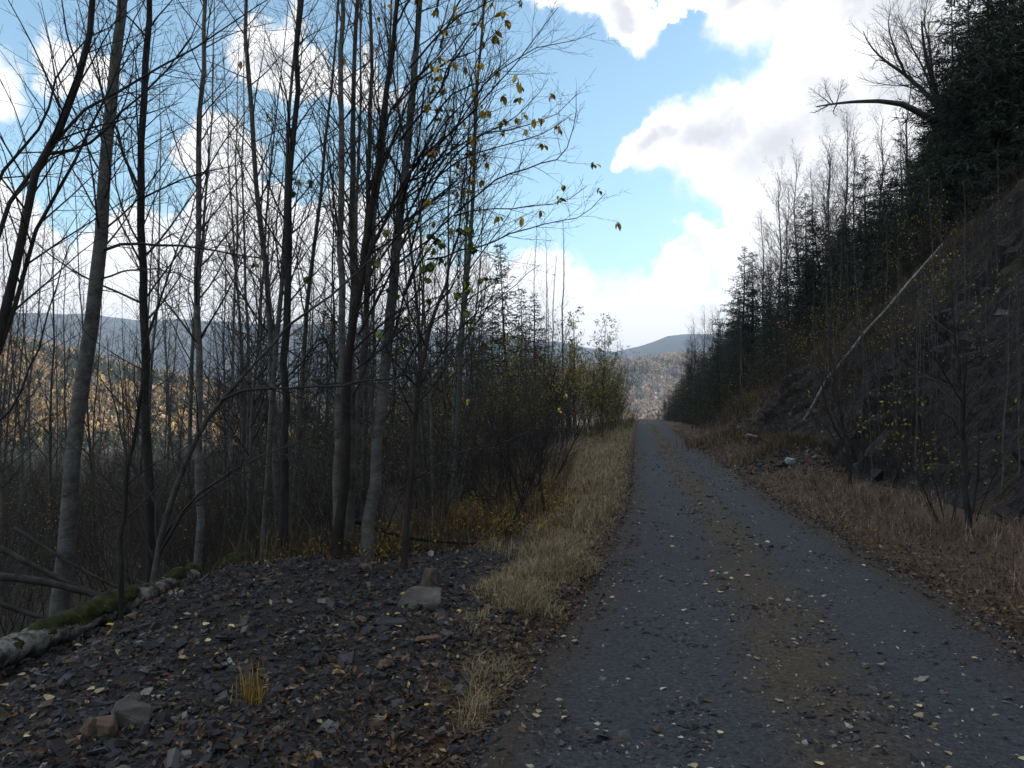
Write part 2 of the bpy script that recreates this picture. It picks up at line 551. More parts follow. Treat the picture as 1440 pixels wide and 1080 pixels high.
def bank_mask(x, y):
    """1 inside the gravel bank in the left foreground, falling to 0 at its rim"""
    rl = road_l(y)
    a = np.minimum(np.minimum(x + 4.2, rl - .02 - x), np.minimum(y - 1.4, 8.2 - y))
    return np.clip(a, 0, 1)


TH = np.concatenate([np.linspace(-math.pi, -.80, 90)[:-1], np.linspace(-.80, .80, 420), np.linspace(.80, math.pi, 90)[1:]])
RN = np.geomspace(.6, 330, 275)
ground = polar(RN, TH, 'ground', M['ground'])


def hill_tint(x, y):
    n = fbm(x * .012, y * .012, 4, 21); n2 = fbm(x * .05, y * .05, 3, 22)
    r = np.hypot(x, y)
    c = np.tile(np.array([.15, .115, .085]), (len(x), 1))
    w = sstep(-.05, .3, n + .4 * n2)[:, None]
    c = c * (1 - w) + np.array([.06, .065, .038]) * w
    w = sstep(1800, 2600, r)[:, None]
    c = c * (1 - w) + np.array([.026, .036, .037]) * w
    return c


RH = np.concatenate([[330], np.geomspace(338, 2100, 60)])
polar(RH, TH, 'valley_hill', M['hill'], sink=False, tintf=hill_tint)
RM = np.concatenate([[2100], np.geomspace(2140, 6000, 45)])
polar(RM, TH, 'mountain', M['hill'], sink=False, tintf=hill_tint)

# ------------------------------------------------------------------ road
def build_road():
    ys = np.concatenate([np.arange(-12, 2, .5), np.geomspace(2, 175, 420)])
    ts = np.linspace(-.04, 1.04, 73)
    Y, T = np.meshgrid(ys, ts, indexing='ij')
    y = Y.ravel(); t = T.ravel()
    rl, rr = road_l(y), road_r(y)
    wob = .10 * fbm(y * .9, y * 0, 3, 31) * np.abs(2 * t - 1)
    x = rl + (rr - rl) * t + np.where(t > .5, wob, -wob) * .6
    zr = -0.0022 * np.maximum(y - 122, 0) ** 2
    edge = np.minimum(t + .04, 1.04 - t)
    z = zr + .004 + .05 * sstep(0, .05, edge) - .05 \
        - .022 * np.exp(-((t - .27) / .10) ** 2) - .022 * np.exp(-((t - .74) / .10) ** 2) \
        + .018 * fbm(x * 3, y * 3, 3, 33) * sstep(0, .1, edge)
    z = z + .035 * sstep(0, .08, edge)
    n1 = fbm(x * .8, y * .35, 4, 34); n2 = fbm(x * 3, y * 3, 3, 35)
    c = np.tile(np.array([.040, .043, .050]), (len(x), 1))

    def put(w, k):
        nonlocal c
        w = np.clip(w, 0, 1)[:, None]; c = c * (1 - w) + np.array(k)[None] * w
    put(1.1 * np.exp(-((t - .50 + .05 * n1) / .11) ** 2) * (.85 + .8 * n2) + .3 * n1 * (np.abs(t - .5) < .4), (.060, .048, .034))
    put(.55 * (np.exp(-((t - .27 + .03 * n1) / .08) ** 2) + np.exp(-((t - .74 + .03 * n1) / .08) ** 2)), (.044, .050, .062))
    put(sstep(.14, .0, t) + sstep(.82, 1.0, t) + .3 * n2 * (np.abs(t - .5) > .35), (.042, .032, .023))
    put(sstep(.15, .55, n1) * .35, (.036, .035, .037))
    k = len(ts)
    i = np.arange(len(ys) - 1)[:, None] * k; j = np.arange(k - 1)[None]
    a = i + j
    F = np.stack([a, a + 1, a + k + 1, a + k], -1).reshape(-1, 4)
    return link('road', mesh('road', np.stack([x, y, z], 1), F, M['road'], True, tint=c), kind='structure')


road = build_road()


def road_z(x, y):
    rl, rr = road_l(y), road_r(y)
    t = (x - rl) / (rr - rl)
    return -0.0022 * np.maximum(y - 122, 0) ** 2 + .035 - .022 * np.exp(-((t - .27) / .10) ** 2) - .022 * np.exp(-((t - .74) / .10) ** 2)


# ------------------------------------------------------------------ gravel bank (finer relief than the ground sheet)
def bank_z(x, y):
    m = bank_mask(x, y)
    rel = .05 * fbm(x * 2.2, y * 2.2, 4, 41, .6) + .018 * np.abs(fbm(x * 9, y * 9, 2, 42))
    return h(x, y) + (.012 + rel * .9 + .012) * sstep(.05, .5, m) - .10 * sstep(.12, 0, m)


def build_bank():
    xs = np.arange(-4.3, 2.0, .04); ys = np.arange(1.35, 8.3, .045)
    X, Y = np.meshgrid(xs, ys, indexing='ij')
    x, y = X.ravel(), Y.ravel()
    keep = bank_mask(x, y) > 0
    z = bank_z(x, y)
    k = len(ys)
    a = (np.arange(len(xs) - 1)[:, None] * k + np.arange(k - 1)[None])
    F = np.stack([a, a + k, a + k + 1, a + 1], -1).reshape(-1, 4)
    kk = keep[F].all(1)
    return link('gravel_bank', mesh('gravel_bank', np.stack([x, y, z], 1), F[kk], M['ground'], True, tint=zone_tint(x, y) * .8), kind='structure')


bank = build_bank()


def build_cut():
    ys = np.arange(7.3, 38.2, .085); ss = np.linspace(0, 1, 118)
    Y, S = np.meshgrid(ys, ss, indexing='ij')
    y, s = Y.ravel(), S.ravel()
    y = y + rng.uniform(-.03, .03, len(y)); s = np.clip(s + rng.uniform(-.003, .003, len(s)), 0, 1)
    w = cut_h(y) / 1.25
    t = -.28 + s * (w + .8)
    x = road_r(y) + TOE + t
    m = cut_mask(x, y)
    z0 = h(x, y)
    out = sstep(-.05, .35, fbm(y * .20, z0 * .32, 3, 91) + .25 * fbm(y * .9, z0 * .9, 2, 92))     # where bare rock shows
    q = z0 * 1.35 + .42 * y + 1.1 * fbm(y * .35, z0 * .5, 3, 93)                                    # dipping beds
    fr = q - np.floor(q)
    q2 = y * .9 - .5 * z0 + .9 * fbm(y * .5, z0 * .8, 2, 94); f2 = q2 - np.floor(q2)                # joints across them
    blk = _perm[np.floor(q).astype(int) & 255, np.floor(q2).astype(int) & 255]
    rock = .34 * (sstep(0, .18, fr) * (1 - fr) * 1.3) + .30 * blk - .22 * sstep(.12, 0, np.minimum(f2, 1 - f2))
    soil = .14 * fbm(y * 2.2, z0 * 2.2, 4, 95, .65) + .10
    disp = out * rock + (1 - out) * soil + .07 * fbm(y * 5, z0 * 5, 3, 96, .7)
    n = np.array([-.72, -.15, .68])
    P = np.stack([x, y, z0 + .05 * sstep(.1, .5, m) - .30 * sstep(.16, 0, m)], 1) + n[None] * (disp * sstep(.05, .6, m))[:, None]
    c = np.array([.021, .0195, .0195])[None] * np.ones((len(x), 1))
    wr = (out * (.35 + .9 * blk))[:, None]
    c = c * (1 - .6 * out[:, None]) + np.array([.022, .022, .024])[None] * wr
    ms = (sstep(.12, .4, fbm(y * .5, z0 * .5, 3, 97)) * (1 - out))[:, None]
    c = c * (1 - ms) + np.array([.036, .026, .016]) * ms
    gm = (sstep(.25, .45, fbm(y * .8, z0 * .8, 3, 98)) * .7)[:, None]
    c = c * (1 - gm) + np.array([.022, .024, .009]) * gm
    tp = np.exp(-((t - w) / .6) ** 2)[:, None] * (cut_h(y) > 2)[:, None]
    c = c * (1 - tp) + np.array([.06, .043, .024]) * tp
    k = len(ss)
    a = (np.arange(len(ys) - 1)[:, None] * k + np.arange(k - 1)[None])
    F = np.stack([a, a + 1, a + k + 1, a + k], -1).reshape(-1, 4)[:, ::-1]
    F = F[(m[F] > 0).all(1)]
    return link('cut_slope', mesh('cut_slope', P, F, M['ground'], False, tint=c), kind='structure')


cut = build_cut()


def gz(x, y):
    """height of what you would touch at (x,y)"""
    x = np.asarray(x, float); y = np.asarray(y, float)
    z = h(x, y)
    b = bank_mask(x, y)
    z = np.where(b > .2, bank_z(x, y), z)
    on = (x > road_l(y) + .15) & (x < road_r(y) - .15) & (y < 170)
    return np.where(on, road_z(x, y), z)


# ------------------------------------------------------------------ loose pieces
BOX = np.array([[-1, -1, -1], [1, -1, -1], [1, 1, -1], [-1, 1, -1], [-1, -1, 1], [1, -1, 1], [1, 1, 1], [-1, 1, 1]], float)
BOXF = np.array([[0, 3, 2, 1], [4, 5, 6, 7], [0, 1, 5, 4], [1, 2, 6, 5], [2, 3, 7, 6], [3, 0, 4, 7]])
OCT = np.array([[1, 0, 0], [0, 1, 0], [-1, 0, 0], [0, -1, 0], [0, 0, 1], [0, 0, -1]], float)
OCTF = np.array([[0, 1, 4], [1, 2, 4], [2, 3, 4], [3, 0, 4], [1, 0, 5], [2, 1, 5], [3, 2, 5], [0, 3, 5]])


def rots(n, tilt):
    a = rng.uniform(0, 2 * math.pi, n); b = rng.normal(0, tilt, n); c = rng.normal(0, tilt, n)
    ca, sa, cb, sb, cc, sc = np.cos(a), np.sin(a), np.cos(b), np.sin(b), np.cos(c), np.sin(c)
    Z = np.zeros(n); O = np.ones(n)
    Rz = np.stack([np.stack([ca, -sa, Z], -1), np.stack([sa, ca, Z], -1), np.stack([Z, Z, O], -1)], 1)
    Rx = np.stack([np.stack([O, Z, Z], -1), np.stack([Z, cb, -sb], -1), np.stack([Z, sb, cb], -1)], 1)
    Ry = np.stack([np.stack([cc, Z, sc], -1), np.stack([Z, O, Z], -1), np.stack([-sc, Z, cc], -1)], 1)
    return Rx @ Ry @ Rz


def chips(x, y, z, size, flat=.4, tilt=.3, base=BOX, faces=BOXF, jit=.35):
    n = len(x)
    v = base[None] * (1 + rng.uniform(-jit, jit, (n, len(base), 3)))
    sc = np.stack([rng.uniform(.7, 1.3, n), rng.uniform(.5, 1.0, n), rng.uniform(.5, 1.3, n) * flat], -1)
    v = v * (sc * size[:, None] * .5)[:, None, :]
    v = np.einsum('nij,nkj->nki', rots(n, tilt), v)
    v = v + np.stack([x, y, z], -1)[:, None]
    F = (faces[None] + (np.arange(n) * len(base))[:, None, None]).reshape(-1, faces.shape[1])
    return v.reshape(-1, 3), F


def pal(n, cols, p, jit=.25):
    c = np.array(cols)[rng.choice(len(cols), n, p=np.array(p) / np.sum(p))]
    return c * rng.uniform(1 - jit, 1 + jit, (n, 1))


SHALE = [(.023, .0235, .027), (.037, .0375, .042), (.072, .07, .071), (.052, .037, .029), (.22, .21, .19)]


def near_sample(n, y0, y1, k=1.6):
    """depths with more pieces near the viewer's end of the path"""
    uu = rng.random(n)
    return (y0 ** (1 - k) + uu * (y1 ** (1 - k) - y0 ** (1 - k))) ** (1 / (1 - k))


# gravel on the road
n = 80000
y = near_sample(n, 2.2, 30, 1.75)
t = rng.uniform(.0, 1, n)
keep = rng.random(n) < .42 + .5 * (np.abs(t - .5) < .13) + .4 * (np.abs(t - .5) > .38) + .5 * fbm(t * 5, y * .7, 3, 36)
y, t = y[keep], t[keep]; n = len(y)
x = road_l(y) + (road_r(y) - road_l(y)) * t
sz = rng.lognormal(math.log(.0135), .6, n) * (1 + .045 * y)
sz = np.minimum(sz, .08)
V, F = chips(x, y, road_z(x, y) + sz * .1 - .006, sz, .55, .35, OCT, OCTF, .35)
kp = sz > np.quantile(sz, .16); tn = pal(n, SHALE, [6, 6, 4, 1.5, .8], .35)[kp]
V = V.reshape(n, 6, 3)[kp].reshape(-1, 3); F = F[:8 * int(kp.sum())]
link('gravel', mesh('gravel', V, F, M['stone'], False, tint=np.repeat(tn, 6, 0)), kind='stuff')

# rubble on the bank
n = 55000
y = near_sample(n, 1.9, 9.0, 1.4); x = rng.uniform(-4.1, 1.2, n)
keep = (x < road_l(y) + .05) & ((rng.random(n) < .85))
x, y = x[keep], y[keep]; n = len(x)
sz = np.minimum(rng.lognormal(math.log(.0145), .7, n), .08)
V, F = chips(x, y, gz(x, y) + sz * .12, sz, .45, .45)
kp = sz > np.quantile(sz, .2); tn = pal(n, SHALE, [8, 4.5, 1.4, 2.2, .3], .35)[kp]
V = V.reshape(n, 8, 3)[kp].reshape(-1, 3); F = F[:6 * int(kp.sum())]
link('rubble', mesh('rubble', V, F, M['stone'], False, tint=np.repeat(tn, 8, 0)), kind='stuff')

# scree on the right hand cut
n = 9000
y = near_sample(n, 7.5, 45, 1.2)
t = rng.uniform(0, 1, n) ** 1.8 * np.minimum(cut_h(y) / 1.25 + .3, 9)
x = road_r(y) + TOE + t
keep = (fbm(x * .5, y * .5, 3, 51) + rng.normal(0, .12, n) > .0) & (t > .05)
x, y = x[keep], y[keep]; n = len(x)
sz = np.minimum(rng.lognormal(math.log(.06), .7, n), .4)
V, F = chips(x, y, h(x, y) + .06 + sz * .1, sz, .5, .6)
link('scree', mesh('scree', V, F, M['stone'], False, tint=np.repeat(pal(n, [(.024, .023, .025), (.040, .038, .037), (.085, .082, .08)], [5, 5, 2.2]), 8, 0)), kind='stuff')

# stones on the two mounds
n = 1500
x = np.concatenate([rng.normal(9.0, 1.0, 700), rng.normal(7.5, .75, 800)]); y = np.concatenate([rng.normal(30.8, 1.5, 700), rng.normal(20.6, .8, 800)])
sz = np.minimum(rng.lognormal(math.log(.06), .5, n), .25)
V, F = chips(x, y, h(x, y) + sz * .1, sz, .5, .5)
link('mound_rubble', mesh('mound_rubble', V, F, M['stone'], False, tint=np.repeat(pal(n, [(.032, .030, .030), (.055, .052, .05), (.13, .125, .12)], [5, 4, 1]), 8, 0)), kind='stuff')


# leaf litter: curled quads
def leafbits(x, y, z, size, tilt=.5):
    n = len(x)
    b = np.array([[-1, 0, 0], [0, -.42, .0], [1, 0, 0], [0, .42, .0]], float)
    v = b[None] * np.ones((n, 1, 1))
    v[:, 1, 2] = rng.uniform(-.1, .5, n); v[:, 3, 2] = rng.uniform(-.1, .5, n)
    v = v * (size * .5)[:, None, None]
    v = np.einsum('nij,nkj->nki', rots(n, tilt), v) + np.stack([x, y, z], -1)[:, None]
    f = np.array([[0, 1, 2], [0, 2, 3]])
    F = (f[None] + (np.arange(n) * 4)[:, None, None]).reshape(-1, 3)
    return v.reshape(-1, 3), F


LIT = [(.048, .029, .018), (.08, .05, .031), (.12, .083, .053), (.24, .185, .10), (.17, .095, .03), (.032, .02, .014)]
xs, ys = [], []
n = 9000                                  # left edge of the road and between the stones
y = near_sample(n, 2.0, 40, 1.5); o = rng.exponential(.35, n) * (1 + .6 * (y < 6)) - .12
xs.append(road_l(y) - o); ys.append(y)
n = 9000
y = near_sample(n, 2.0, 8.5, 1.5); xs.append(1.0 - 5.0 * rng.random(n) ** 1.35); ys.append(y)
n = 11000                                 # right edge and verge
y = near_sample(n, 3.5, 60, 1.5); xs.append(road_r(y) + rng.gamma(1.3, .55, n) - .2); ys.append(y)
n = 9000                                  # under the trees
y = near_sample(n, 7.5, 25, 1.3); xs.append(road_l(y) - edge_u(y) - rng.exponential(2.5, n) + .4); ys.append(y)
n = 5000                                  # on the cut slope
y = near_sample(n, 8, 45, 1.3); xs.append(road_r(y) + TOE + rng.uniform(0, 8, n)); ys.append(y)
x = np.concatenate(xs); y = np.concatenate(ys); n = len(x)
keep = ~((x > road_l(y) + .2) & (x < road_r(y) - .25)); x, y = x[keep], y[keep]; n = len(x)
sz = rng.uniform(.025, .06, n) * (1 + .02 * y)
V, F = leafbits(x, y, gz(x, y) + .012 + rng.uniform(0, .012, n), sz)
link('leaf_litter', mesh('leaf_litter', V, F, M['bits'], False, tint=np.repeat(pal(n, LIT, [5, 5, 3, 1, .9, 3]), 4, 0)), kind='stuff')
# small pale bits scattered along the road
n = 1500
y = near_sample(n, 2.6, 70, 1.35); t = np.clip(rng.normal(.5, .28, n), .02, .98); x = road_l(y) + (road_r(y) - road_l(y)) * t
sz = rng.uniform(.015, .035, n) * (1 + .035 * y)
V, F = leafbits(x, y, road_z(x, y) + .010, sz, .25)
link('leaf_litter', mesh('road_litter', V, F, M['bits'], False, tint=np.repeat(pal(n, [(.22, .18, .10), (.34, .32, .27), (.15, .11, .05)], [3, 2, 2]), 4, 0)), kind='stuff')


# grass ------------------------------------------------------------------
def blades(x, y, z, hgt, wid, lean=.5, droop=.5):
    n = len(x)
    a = rng.uniform(0, 2 * math.pi, n)
    d = np.stack([np.cos(a), np.sin(a), np.zeros(n)], -1)
    s = np.stack([-np.sin(a), np.cos(a), np.zeros(n)], -1) * (wid * .5)[:, None]
    l = np.abs(rng.normal(0, lean, n))[:, None]
    b = np.stack([x, y, z], -1)
    up = np.array([0, 0, 1.0])[None]
    p1 = b + (up * .6 + d * l * .35) * hgt[:, None]
    p2 = b + (up * (1 - .25 * droop * np.minimum(l, 1.2)) + d * l * (.9 + .3 * droop)) * hgt[:, None]
    V = np.stack([b - s, b + s, p1 - s * .8, p1 + s * .8, p2], 1)
    q = np.array([[0, 1, 3, 2]]); t3 = np.array([[2, 3, 4]])
    o = (np.arange(n) * 5)[:, None, None]
    return V.reshape(-1, 3), [(q[None] + o).reshape(-1, 4), (t3[None] + o).reshape(-1, 3)]


DRY = [(.23, .185, .11), (.32, .27, .17), (.15, .108, .06), (.12, .11, .04), (.16, .10, .055)]


def grass(name, x, y, hgt, wid, cols=DRY, p=(5, 5, 3, 2, 1), lean=.45):
    z = gz(x, y) - .01
    V, F = blades(x, y, z, hgt, wid, lean)
    return link(name, mesh(name, V, F, M['blade'], True, tint=np.repeat(pal(len(x), cols, p, .2), 5, 0)), kind='stuff')


n = 120000                                # left strip
y = near_sample(n, 2.9, 75, 1.5)
gw = np.interp(y, [0, 4, 6, 9, 13, 30, 75], [.15, .35, .72, 1.25, 1.8, 3.6, 3.4])
q = rng.beta(1.6, 1.7, n)
x = road_l(y) - .06 - q * gw * (1 + .6 * fbm(y * .9, y * 0 + 3, 3, 67)) - .16 * fbm(y * 2.1, q * 0 + 7, 2, 68)
dens = .56 + 1.7 * fbm(x * 1.7, y * 1.2, 4, 61, .6) + .25 * sstep(8, 14, y) - 1.3 * np.exp(-((y - 34) / 4) ** 2) * (q > .2) - .80 * sstep(7.6, 4.4, y)
keep = rng.random(n) < dens
x, y, q = x[keep], y[keep], q[keep]
hg = (.04 + .14 * rng.random(len(x)) ** 1.6) * (.55 + .6 * np.sin(q * 3.14)) * np.interp(y, [4, 6, 9, 30, 100], [.6, .9, 1.1, 1.5, 1.6]) * (1 + .9 * fbm(x * 2, y * 1.2, 2, 64))
grass('grass', x, y, hg, .0022 + .00036 * y, lean=.9)
n = 30000                                # right verge
y = near_sample(n, 5.0, 75, 1.35)
q = rng.random(n); x = road_r(y) + .35 + q * 2.6
dens = .45 + 1.4 * fbm(x * .9, y * .6, 3, 62) + .3 * (y > 14)
keep = rng.random(n) < dens; x, y = x[keep], y[keep]
grass('grass', x, y, (.05 + .20 * rng.random(len(x)) ** 1.5) * (1 + 1.2 * fbm(x * 1.4, y, 3, 66)) * np.minimum(1, .45 + (x - road_r(y)) * .45), .0024 + .0004 * y, [(.15, .11, .075), (.21, .16, .115), (.11, .07, .05), (.13, .115, .05)], (4, 3, 4, 1), 1.0)
n = 12000                                # sod lip at the top of the cut, and on the mounds
y = near_sample(n, 20, 62, 1.1); x = road_r(y) + TOE + cut_h(y) / 1.25 + rng.normal(.3, .7, n)
x2 = np.concatenate([rng.normal(9.1, .9, 2500), rng.normal(7.8, .7, 3200)]); y2 = np.concatenate([rng.normal(32.3, 1.4, 2500), rng.normal(21.9, .55, 3200)])
x = np.concatenate([x, x2]); y = np.concatenate([y, y2])
grass('grass', x, y, .2 + .35 * rng.random(len(x)), .003 + .0005 * y, [(.10, .075, .036), (.075, .054, .03), (.13, .10, .055)], (3, 3, 2), .9)
n = 9000                                 # thin growth along the crown of the road
y = near_sample(n, 6, 90, 1.25); x = road_l(y) + (road_r(y) - road_l(y)) * np.clip(rng.normal(.5, .055, n), .3, .7)
keep = rng.random(n) < .25 + 1.6 * fbm(x * 1.2, y * .5, 3, 65); x, y = x[keep], y[keep]
grass('grass', x, y, .02 + .05 * rng.random(len(x)), .002 + .0004 * y, [(.17, .13, .07), (.12, .09, .05), (.11, .11, .04)], (3, 3, 1), 1.1)
n = 10000                                # scattered dead stems and weeds under the left trees
y = near_sample(n, 7.6, 26, 1.2); x = road_l(y) - edge_u(y) + .5 - rng.exponential(1.6, n)
keep = rng.random(n) < .5 + 1.3 * fbm(x, y, 3, 63); x, y = x[keep], y[keep]
grass('weeds', x, y, .15 + .35 * rng.random(len(x)), .003 + .0004 * y, [(.08, .075, .028), (.09, .06, .03), (.06, .045, .03), (.12, .09, .04)], (3, 3, 4, 1), .7)


# ------------------------------------------------------------------ tree kit
def sample_on(P, R, pi, t):
    k = P.shape[1]
    f = t * (k - 1)
    i = np.minimum(f.astype(int), k - 2); w = (f - i)[:, None]
    pos = P[pi, i] * (1 - w) + P[pi, i + 1] * w
    rad = R[pi, i] * (1 - w[:, 0]) + R[pi, i + 1] * w[:, 0]
    tan = norm(P[pi, i + 1] - P[pi, i])
    return pos, rad, tan


def children(P, R, counts, tr, ang, angj, length, k, up=.3, wig=.12, rfac=.55, rmin=.0016, rmaxlen=.012, az=None, side=None, taper=.25):
    """side branches for a set of tubes; length(t, plen) -> metres"""
    counts = np.asarray(counts, int)
    pi = np.repeat(np.arange(len(P)), counts)
    n = len(pi)
    if n == 0:
        return np.zeros((0, k, 3)), np.zeros((0, k)), pi
    first = np.cumsum(counts) - counts
    seq = np.arange(n) - first[pi]
    t = tr[0] + (tr[1] - tr[0]) * (seq + rng.uniform(0, 1, n)) / counts[pi]
    pos, rad, tan = sample_on(P, R, pi, t)
    plen = np.linalg.norm(np.diff(P, axis=1), axis=2).sum(1)[pi]
    L = length(t, plen) * rng.uniform(.65, 1.2, n)
    a = seq * 2.39996 + rng.uniform(-.7, .7, n) + pi * 1.7 if az is None else az(n, seq)
    ref = np.where(np.abs(tan[:, 2:3]) > .9, np.array([[1., 0, 0]]), np.array([[0, 0, 1.]]))
    b1 = norm(np.cross(tan, ref)); b2 = np.cross(tan, b1)
    th = ang + rng.normal(0, angj, n)
    d = np.cos(th)[:, None] * tan + np.sin(th)[:, None] * (np.cos(a)[:, None] * b1 + np.sin(a)[:, None] * b2)
    if side is not None:
        d = norm(d + np.asarray(side)[None])
    pts = [pos]
    Z = np.array([0, 0, 1.0])
    w = rng.normal(0, wig, (n, 3))
    for j in range(1, k):
        w = w * .5 + rng.normal(0, wig, (n, 3))
        d = norm(d + up * Z / (k - 1) + w)
        pts.append(pts[-1] + d * (L / (k - 1))[:, None])
    NP = np.stack(pts, 1)
    r0 = np.clip(np.minimum(rad * rfac, L * rmaxlen), rmin, None)
    s = np.linspace(0, 1, k)[None]
    NR = r0[:, None] * (1 - (1 - taper) * s)
    NR = np.maximum(NR, rmin * .6)
    return NP, NR, pi


def twig_set(P, R, d2, d3, l2=.42, l3=.35, up=.25, k2=4, k3=3, ang=.75, rmin=.0016, t0=.15, wig=.12):
    """second and third order twigs on a set of limbs; d2,d3 = twigs per metre"""
    plen = np.linalg.norm(np.diff(P, axis=1), axis=2).sum(1)
    c2 = np.maximum(0 if d2 < .1 else 1, np.round(plen * d2)).astype(int)
    P2, R2, _ = children(P, R, c2, (t0, .98), ang, .2, lambda t, L: L * l2 * (1.15 - .75 * t), k2, up, wig, .55, rmin)
    plen2 = np.linalg.norm(np.diff(P2, axis=1), axis=2).sum(1)
    c3 = np.round(plen2 * d3 + rng.uniform(0, .6, len(plen2))).astype(int)
    P3, R3, _ = children(P2, R2, c3, (.15, .95), ang * .95, .25, lambda t, L: np.maximum(L * l3 * (1.2 - .7 * t), .06), k3, up, wig, .6, rmin)
    return P2, R2, P3, R3


def leaf_proto(name, mat, s=1.0, w=.42):
    V = np.array([[0, 0, 0], [.28, -w * .8, .05], [.28, 0, -.02], [.28, w * .8, .05], [.65, -w * .75, .06], [.65, 0, -.03], [.65, w * .75, .06], [1, 0, -.10]]) * s
    F3 = np.array([[0, 1, 2], [0, 2, 3], [4, 7, 5], [5, 7, 6]])
    F4 = np.array([[1, 4, 5, 2], [2, 5, 6, 3]])
    return mesh(name, V, [F3, F4], mat, True)


LEAF = leaf_proto('leaf', M['leaf'], w=.30)
GLEAF = leaf_proto('leaf', M['green_leaf'], w=.5)
FLEAF = leaf_proto('leaf', M['fallen'], w=.55)


def put_leaf(me, parent, loc, size, hang=True, name='leaf'):
    o = link(name, me, parent, loc)
    if hang:
        o.rotation_euler = (random.uniform(-.6, .6), random.uniform(.3, 1.5), random.uniform(0, 6.28))
    else:
        o.rotation_euler = (random.uniform(-.3, .3), random.uniform(-.25, .25), random.uniform(0, 6.28))
    o.scale = (size, size, size)
    return o


def leafmass(pos, size, cols, p, tilt=1.2):
    V, F = leafbits(pos[:, 0], pos[:, 1], pos[:, 2], size, tilt)
    return V, F, np.repeat(pal(len(pos), cols, p, .25), 4, 0)


def foreground_tree(name, label, cat, trunk, rad, bark, limb_mat, nb=24, tr=(.28, .98), ang=.75, blen=1.5, d2=9, d3=12, up=.35, extra=(), l2=.4, l3=.4, group=None, side=None, rsides=10, rmin=.0017, extra_d2=None):
    """trunk: world points from the base up; rad: radii at those points. Every limb is a part of its own."""
    trunk = np.asarray(trunk, float)
    base = trunk[0].copy()
    k = 20
    tp = resample(trunk, k) - base
    sl = np.linspace(0, 1, k)
    tr_ = np.interp(sl, np.linspace(0, 1, len(rad)), rad)
    tp[1:-1] += rng.normal(0, .012, (k - 2, 3)) * np.array([1, 1, 0])
    tr_ = tr_ * (1 + rng.normal(0, .03, k)); tr_[0] *= 1.25
    tp[0, 2] -= .25
    root = thing(name, label, cat, base, group)
    V, F = tubes(tp[None], tr_[None], rsides)
    link('trunk', mesh('trunk', V, F, bark, True), root)
    H = np.linalg.norm(tp[-1] - tp[0])
    nb = int(nb * 1.9)
    P1, R1, _ = children(tp[None], tr_[None], [nb], tr, ang, .16, lambda t, L: blen * (1.25 - .8 * t) * np.ones_like(t), 7, up, .07, .42, .004, .0085, side=side)
    limbs = [(P1[i], R1[i], None) for i in range(nb)]
    for e in extra:
        pts, r0 = e[0], e[1]
        ep = resample(np.asarray(pts) - base, 12)
        ep[1:-1] += rng.normal(0, .008, (10, 3))
        limbs.append((ep, np.linspace(r0, max(.0025, r0 * .15), 12), e[2] if len(e) > 2 else d2))
    tips = []
    for p, r, dd in limbs:
        P2, R2, P3, R3 = twig_set(p[None], r[None], d2 if dd is None else dd, d3, l2 if dd is None else l2 * .8, l3, .25, rmin=rmin)
        V, F = join([tubes(p[None], r[None], 5), tubes(P2, R2, 3), tubes(P3, R3, 3)])
        link('branch', mesh('branch', V, F, limb_mat, True), root)
        tips.append((p, P2[:, -1]))
    return root, tips, base


# ------------------------------------------------------------------ left foreground trees (traced to the real trunks, each at its own distance)
def trunk_at(pixels, d, dtop=None):
    """pixels from base to top; base is dropped on the ground"""
    n = len(pixels)
    ds = np.linspace(d, dtop or d, n)
    P = [at(px, py, dd) for (px, py), dd in zip(pixels, ds)]
    # on up out of the frame
    v = P[-1] - P[-2]
    P.append(P[-1] + v / np.linalg.norm(v) * (1.8 if pixels[-1][1] < 20 else .6))
    b = P[0]
    P[0] = np.array([b[0], b[1], hz(b[0], b[1]) - .02])
    return P


def pw(w, d):            # pixel width -> radius
    return .40 * w * d / FOC


trees_fg = []


def fg(name, label, pixels, d, widths, bark, limb, **kw):
    P = trunk_at(pixels, d, kw.pop('dtop', None))
    R = [pw(w, d) for w in widths]
    cat = kw.pop('cat', 'tree')
    r = foreground_tree(name, label, cat, P, R, bark, limb, **kw)
    trees_fg.append(r)
    return r


PB, GB, DB, RB = M['pale_bark'], M['grey_bark'], M['dark_bark'], M['red_bark']
TW, TP = M['twig'], M['twig_pale']


def ex(pixels, d0, d1, w, dens=None):
    n = len(pixels)
    P = [at(px, py, dd) for (px, py), dd in zip(pixels, np.linspace(d0, d1, n))]
    r = pw(w, (d0 + d1) / 2)
    return (P, r) if dens is None else (P, r, dens)


fg('aspen_tree', 'thickest pale grey aspen, leaning right, behind the lower end of the mossy log', [(80, 890), (105, 620), (124, 470), (140, 350), (152, 200), (162, 90), (172, -10)], 7.0, [34, 27, 26, 24, 20, 17, 14, 10], PB, TW, nb=22, tr=(.45, 1), blen=1.3,
   extra=[ex([(146, 352), (168, 346), (220, 344), (300, 352), (370, 364), (440, 385)], 7.0, 6.8, 6), ex([(143, 392), (190, 380), (240, 382), (290, 402)], 7.0, 6.6, 4)])
fg('alder_tree', 'dark slim straight trunk forking left high up, right of the thick leaning aspen', [(215, 780), (206, 560), (200, 400), (197, 265), (202, 140), (209, -10)], 7.6, [19, 15, 14, 13, 11, 9, 7], DB, TW, nb=22, tr=(.35, 1), blen=1.4,
   extra=[ex([(197, 268), (180, 235), (160, 175), (140, 120), (118, 40), (100, -30)], 7.6, 7.6, 6)])
fg('aspen_tree', 'pale mottled thin aspen, bare and upright, right of the dark forking trunk', [(281, 800), (280, 600), (279, 400), (281, 250), (286, 110), (290, -10)], 8.4, [15, 12, 11, 10, 8, 6, 5], PB, TP, nb=24, tr=(.3, 1), blen=1.25)
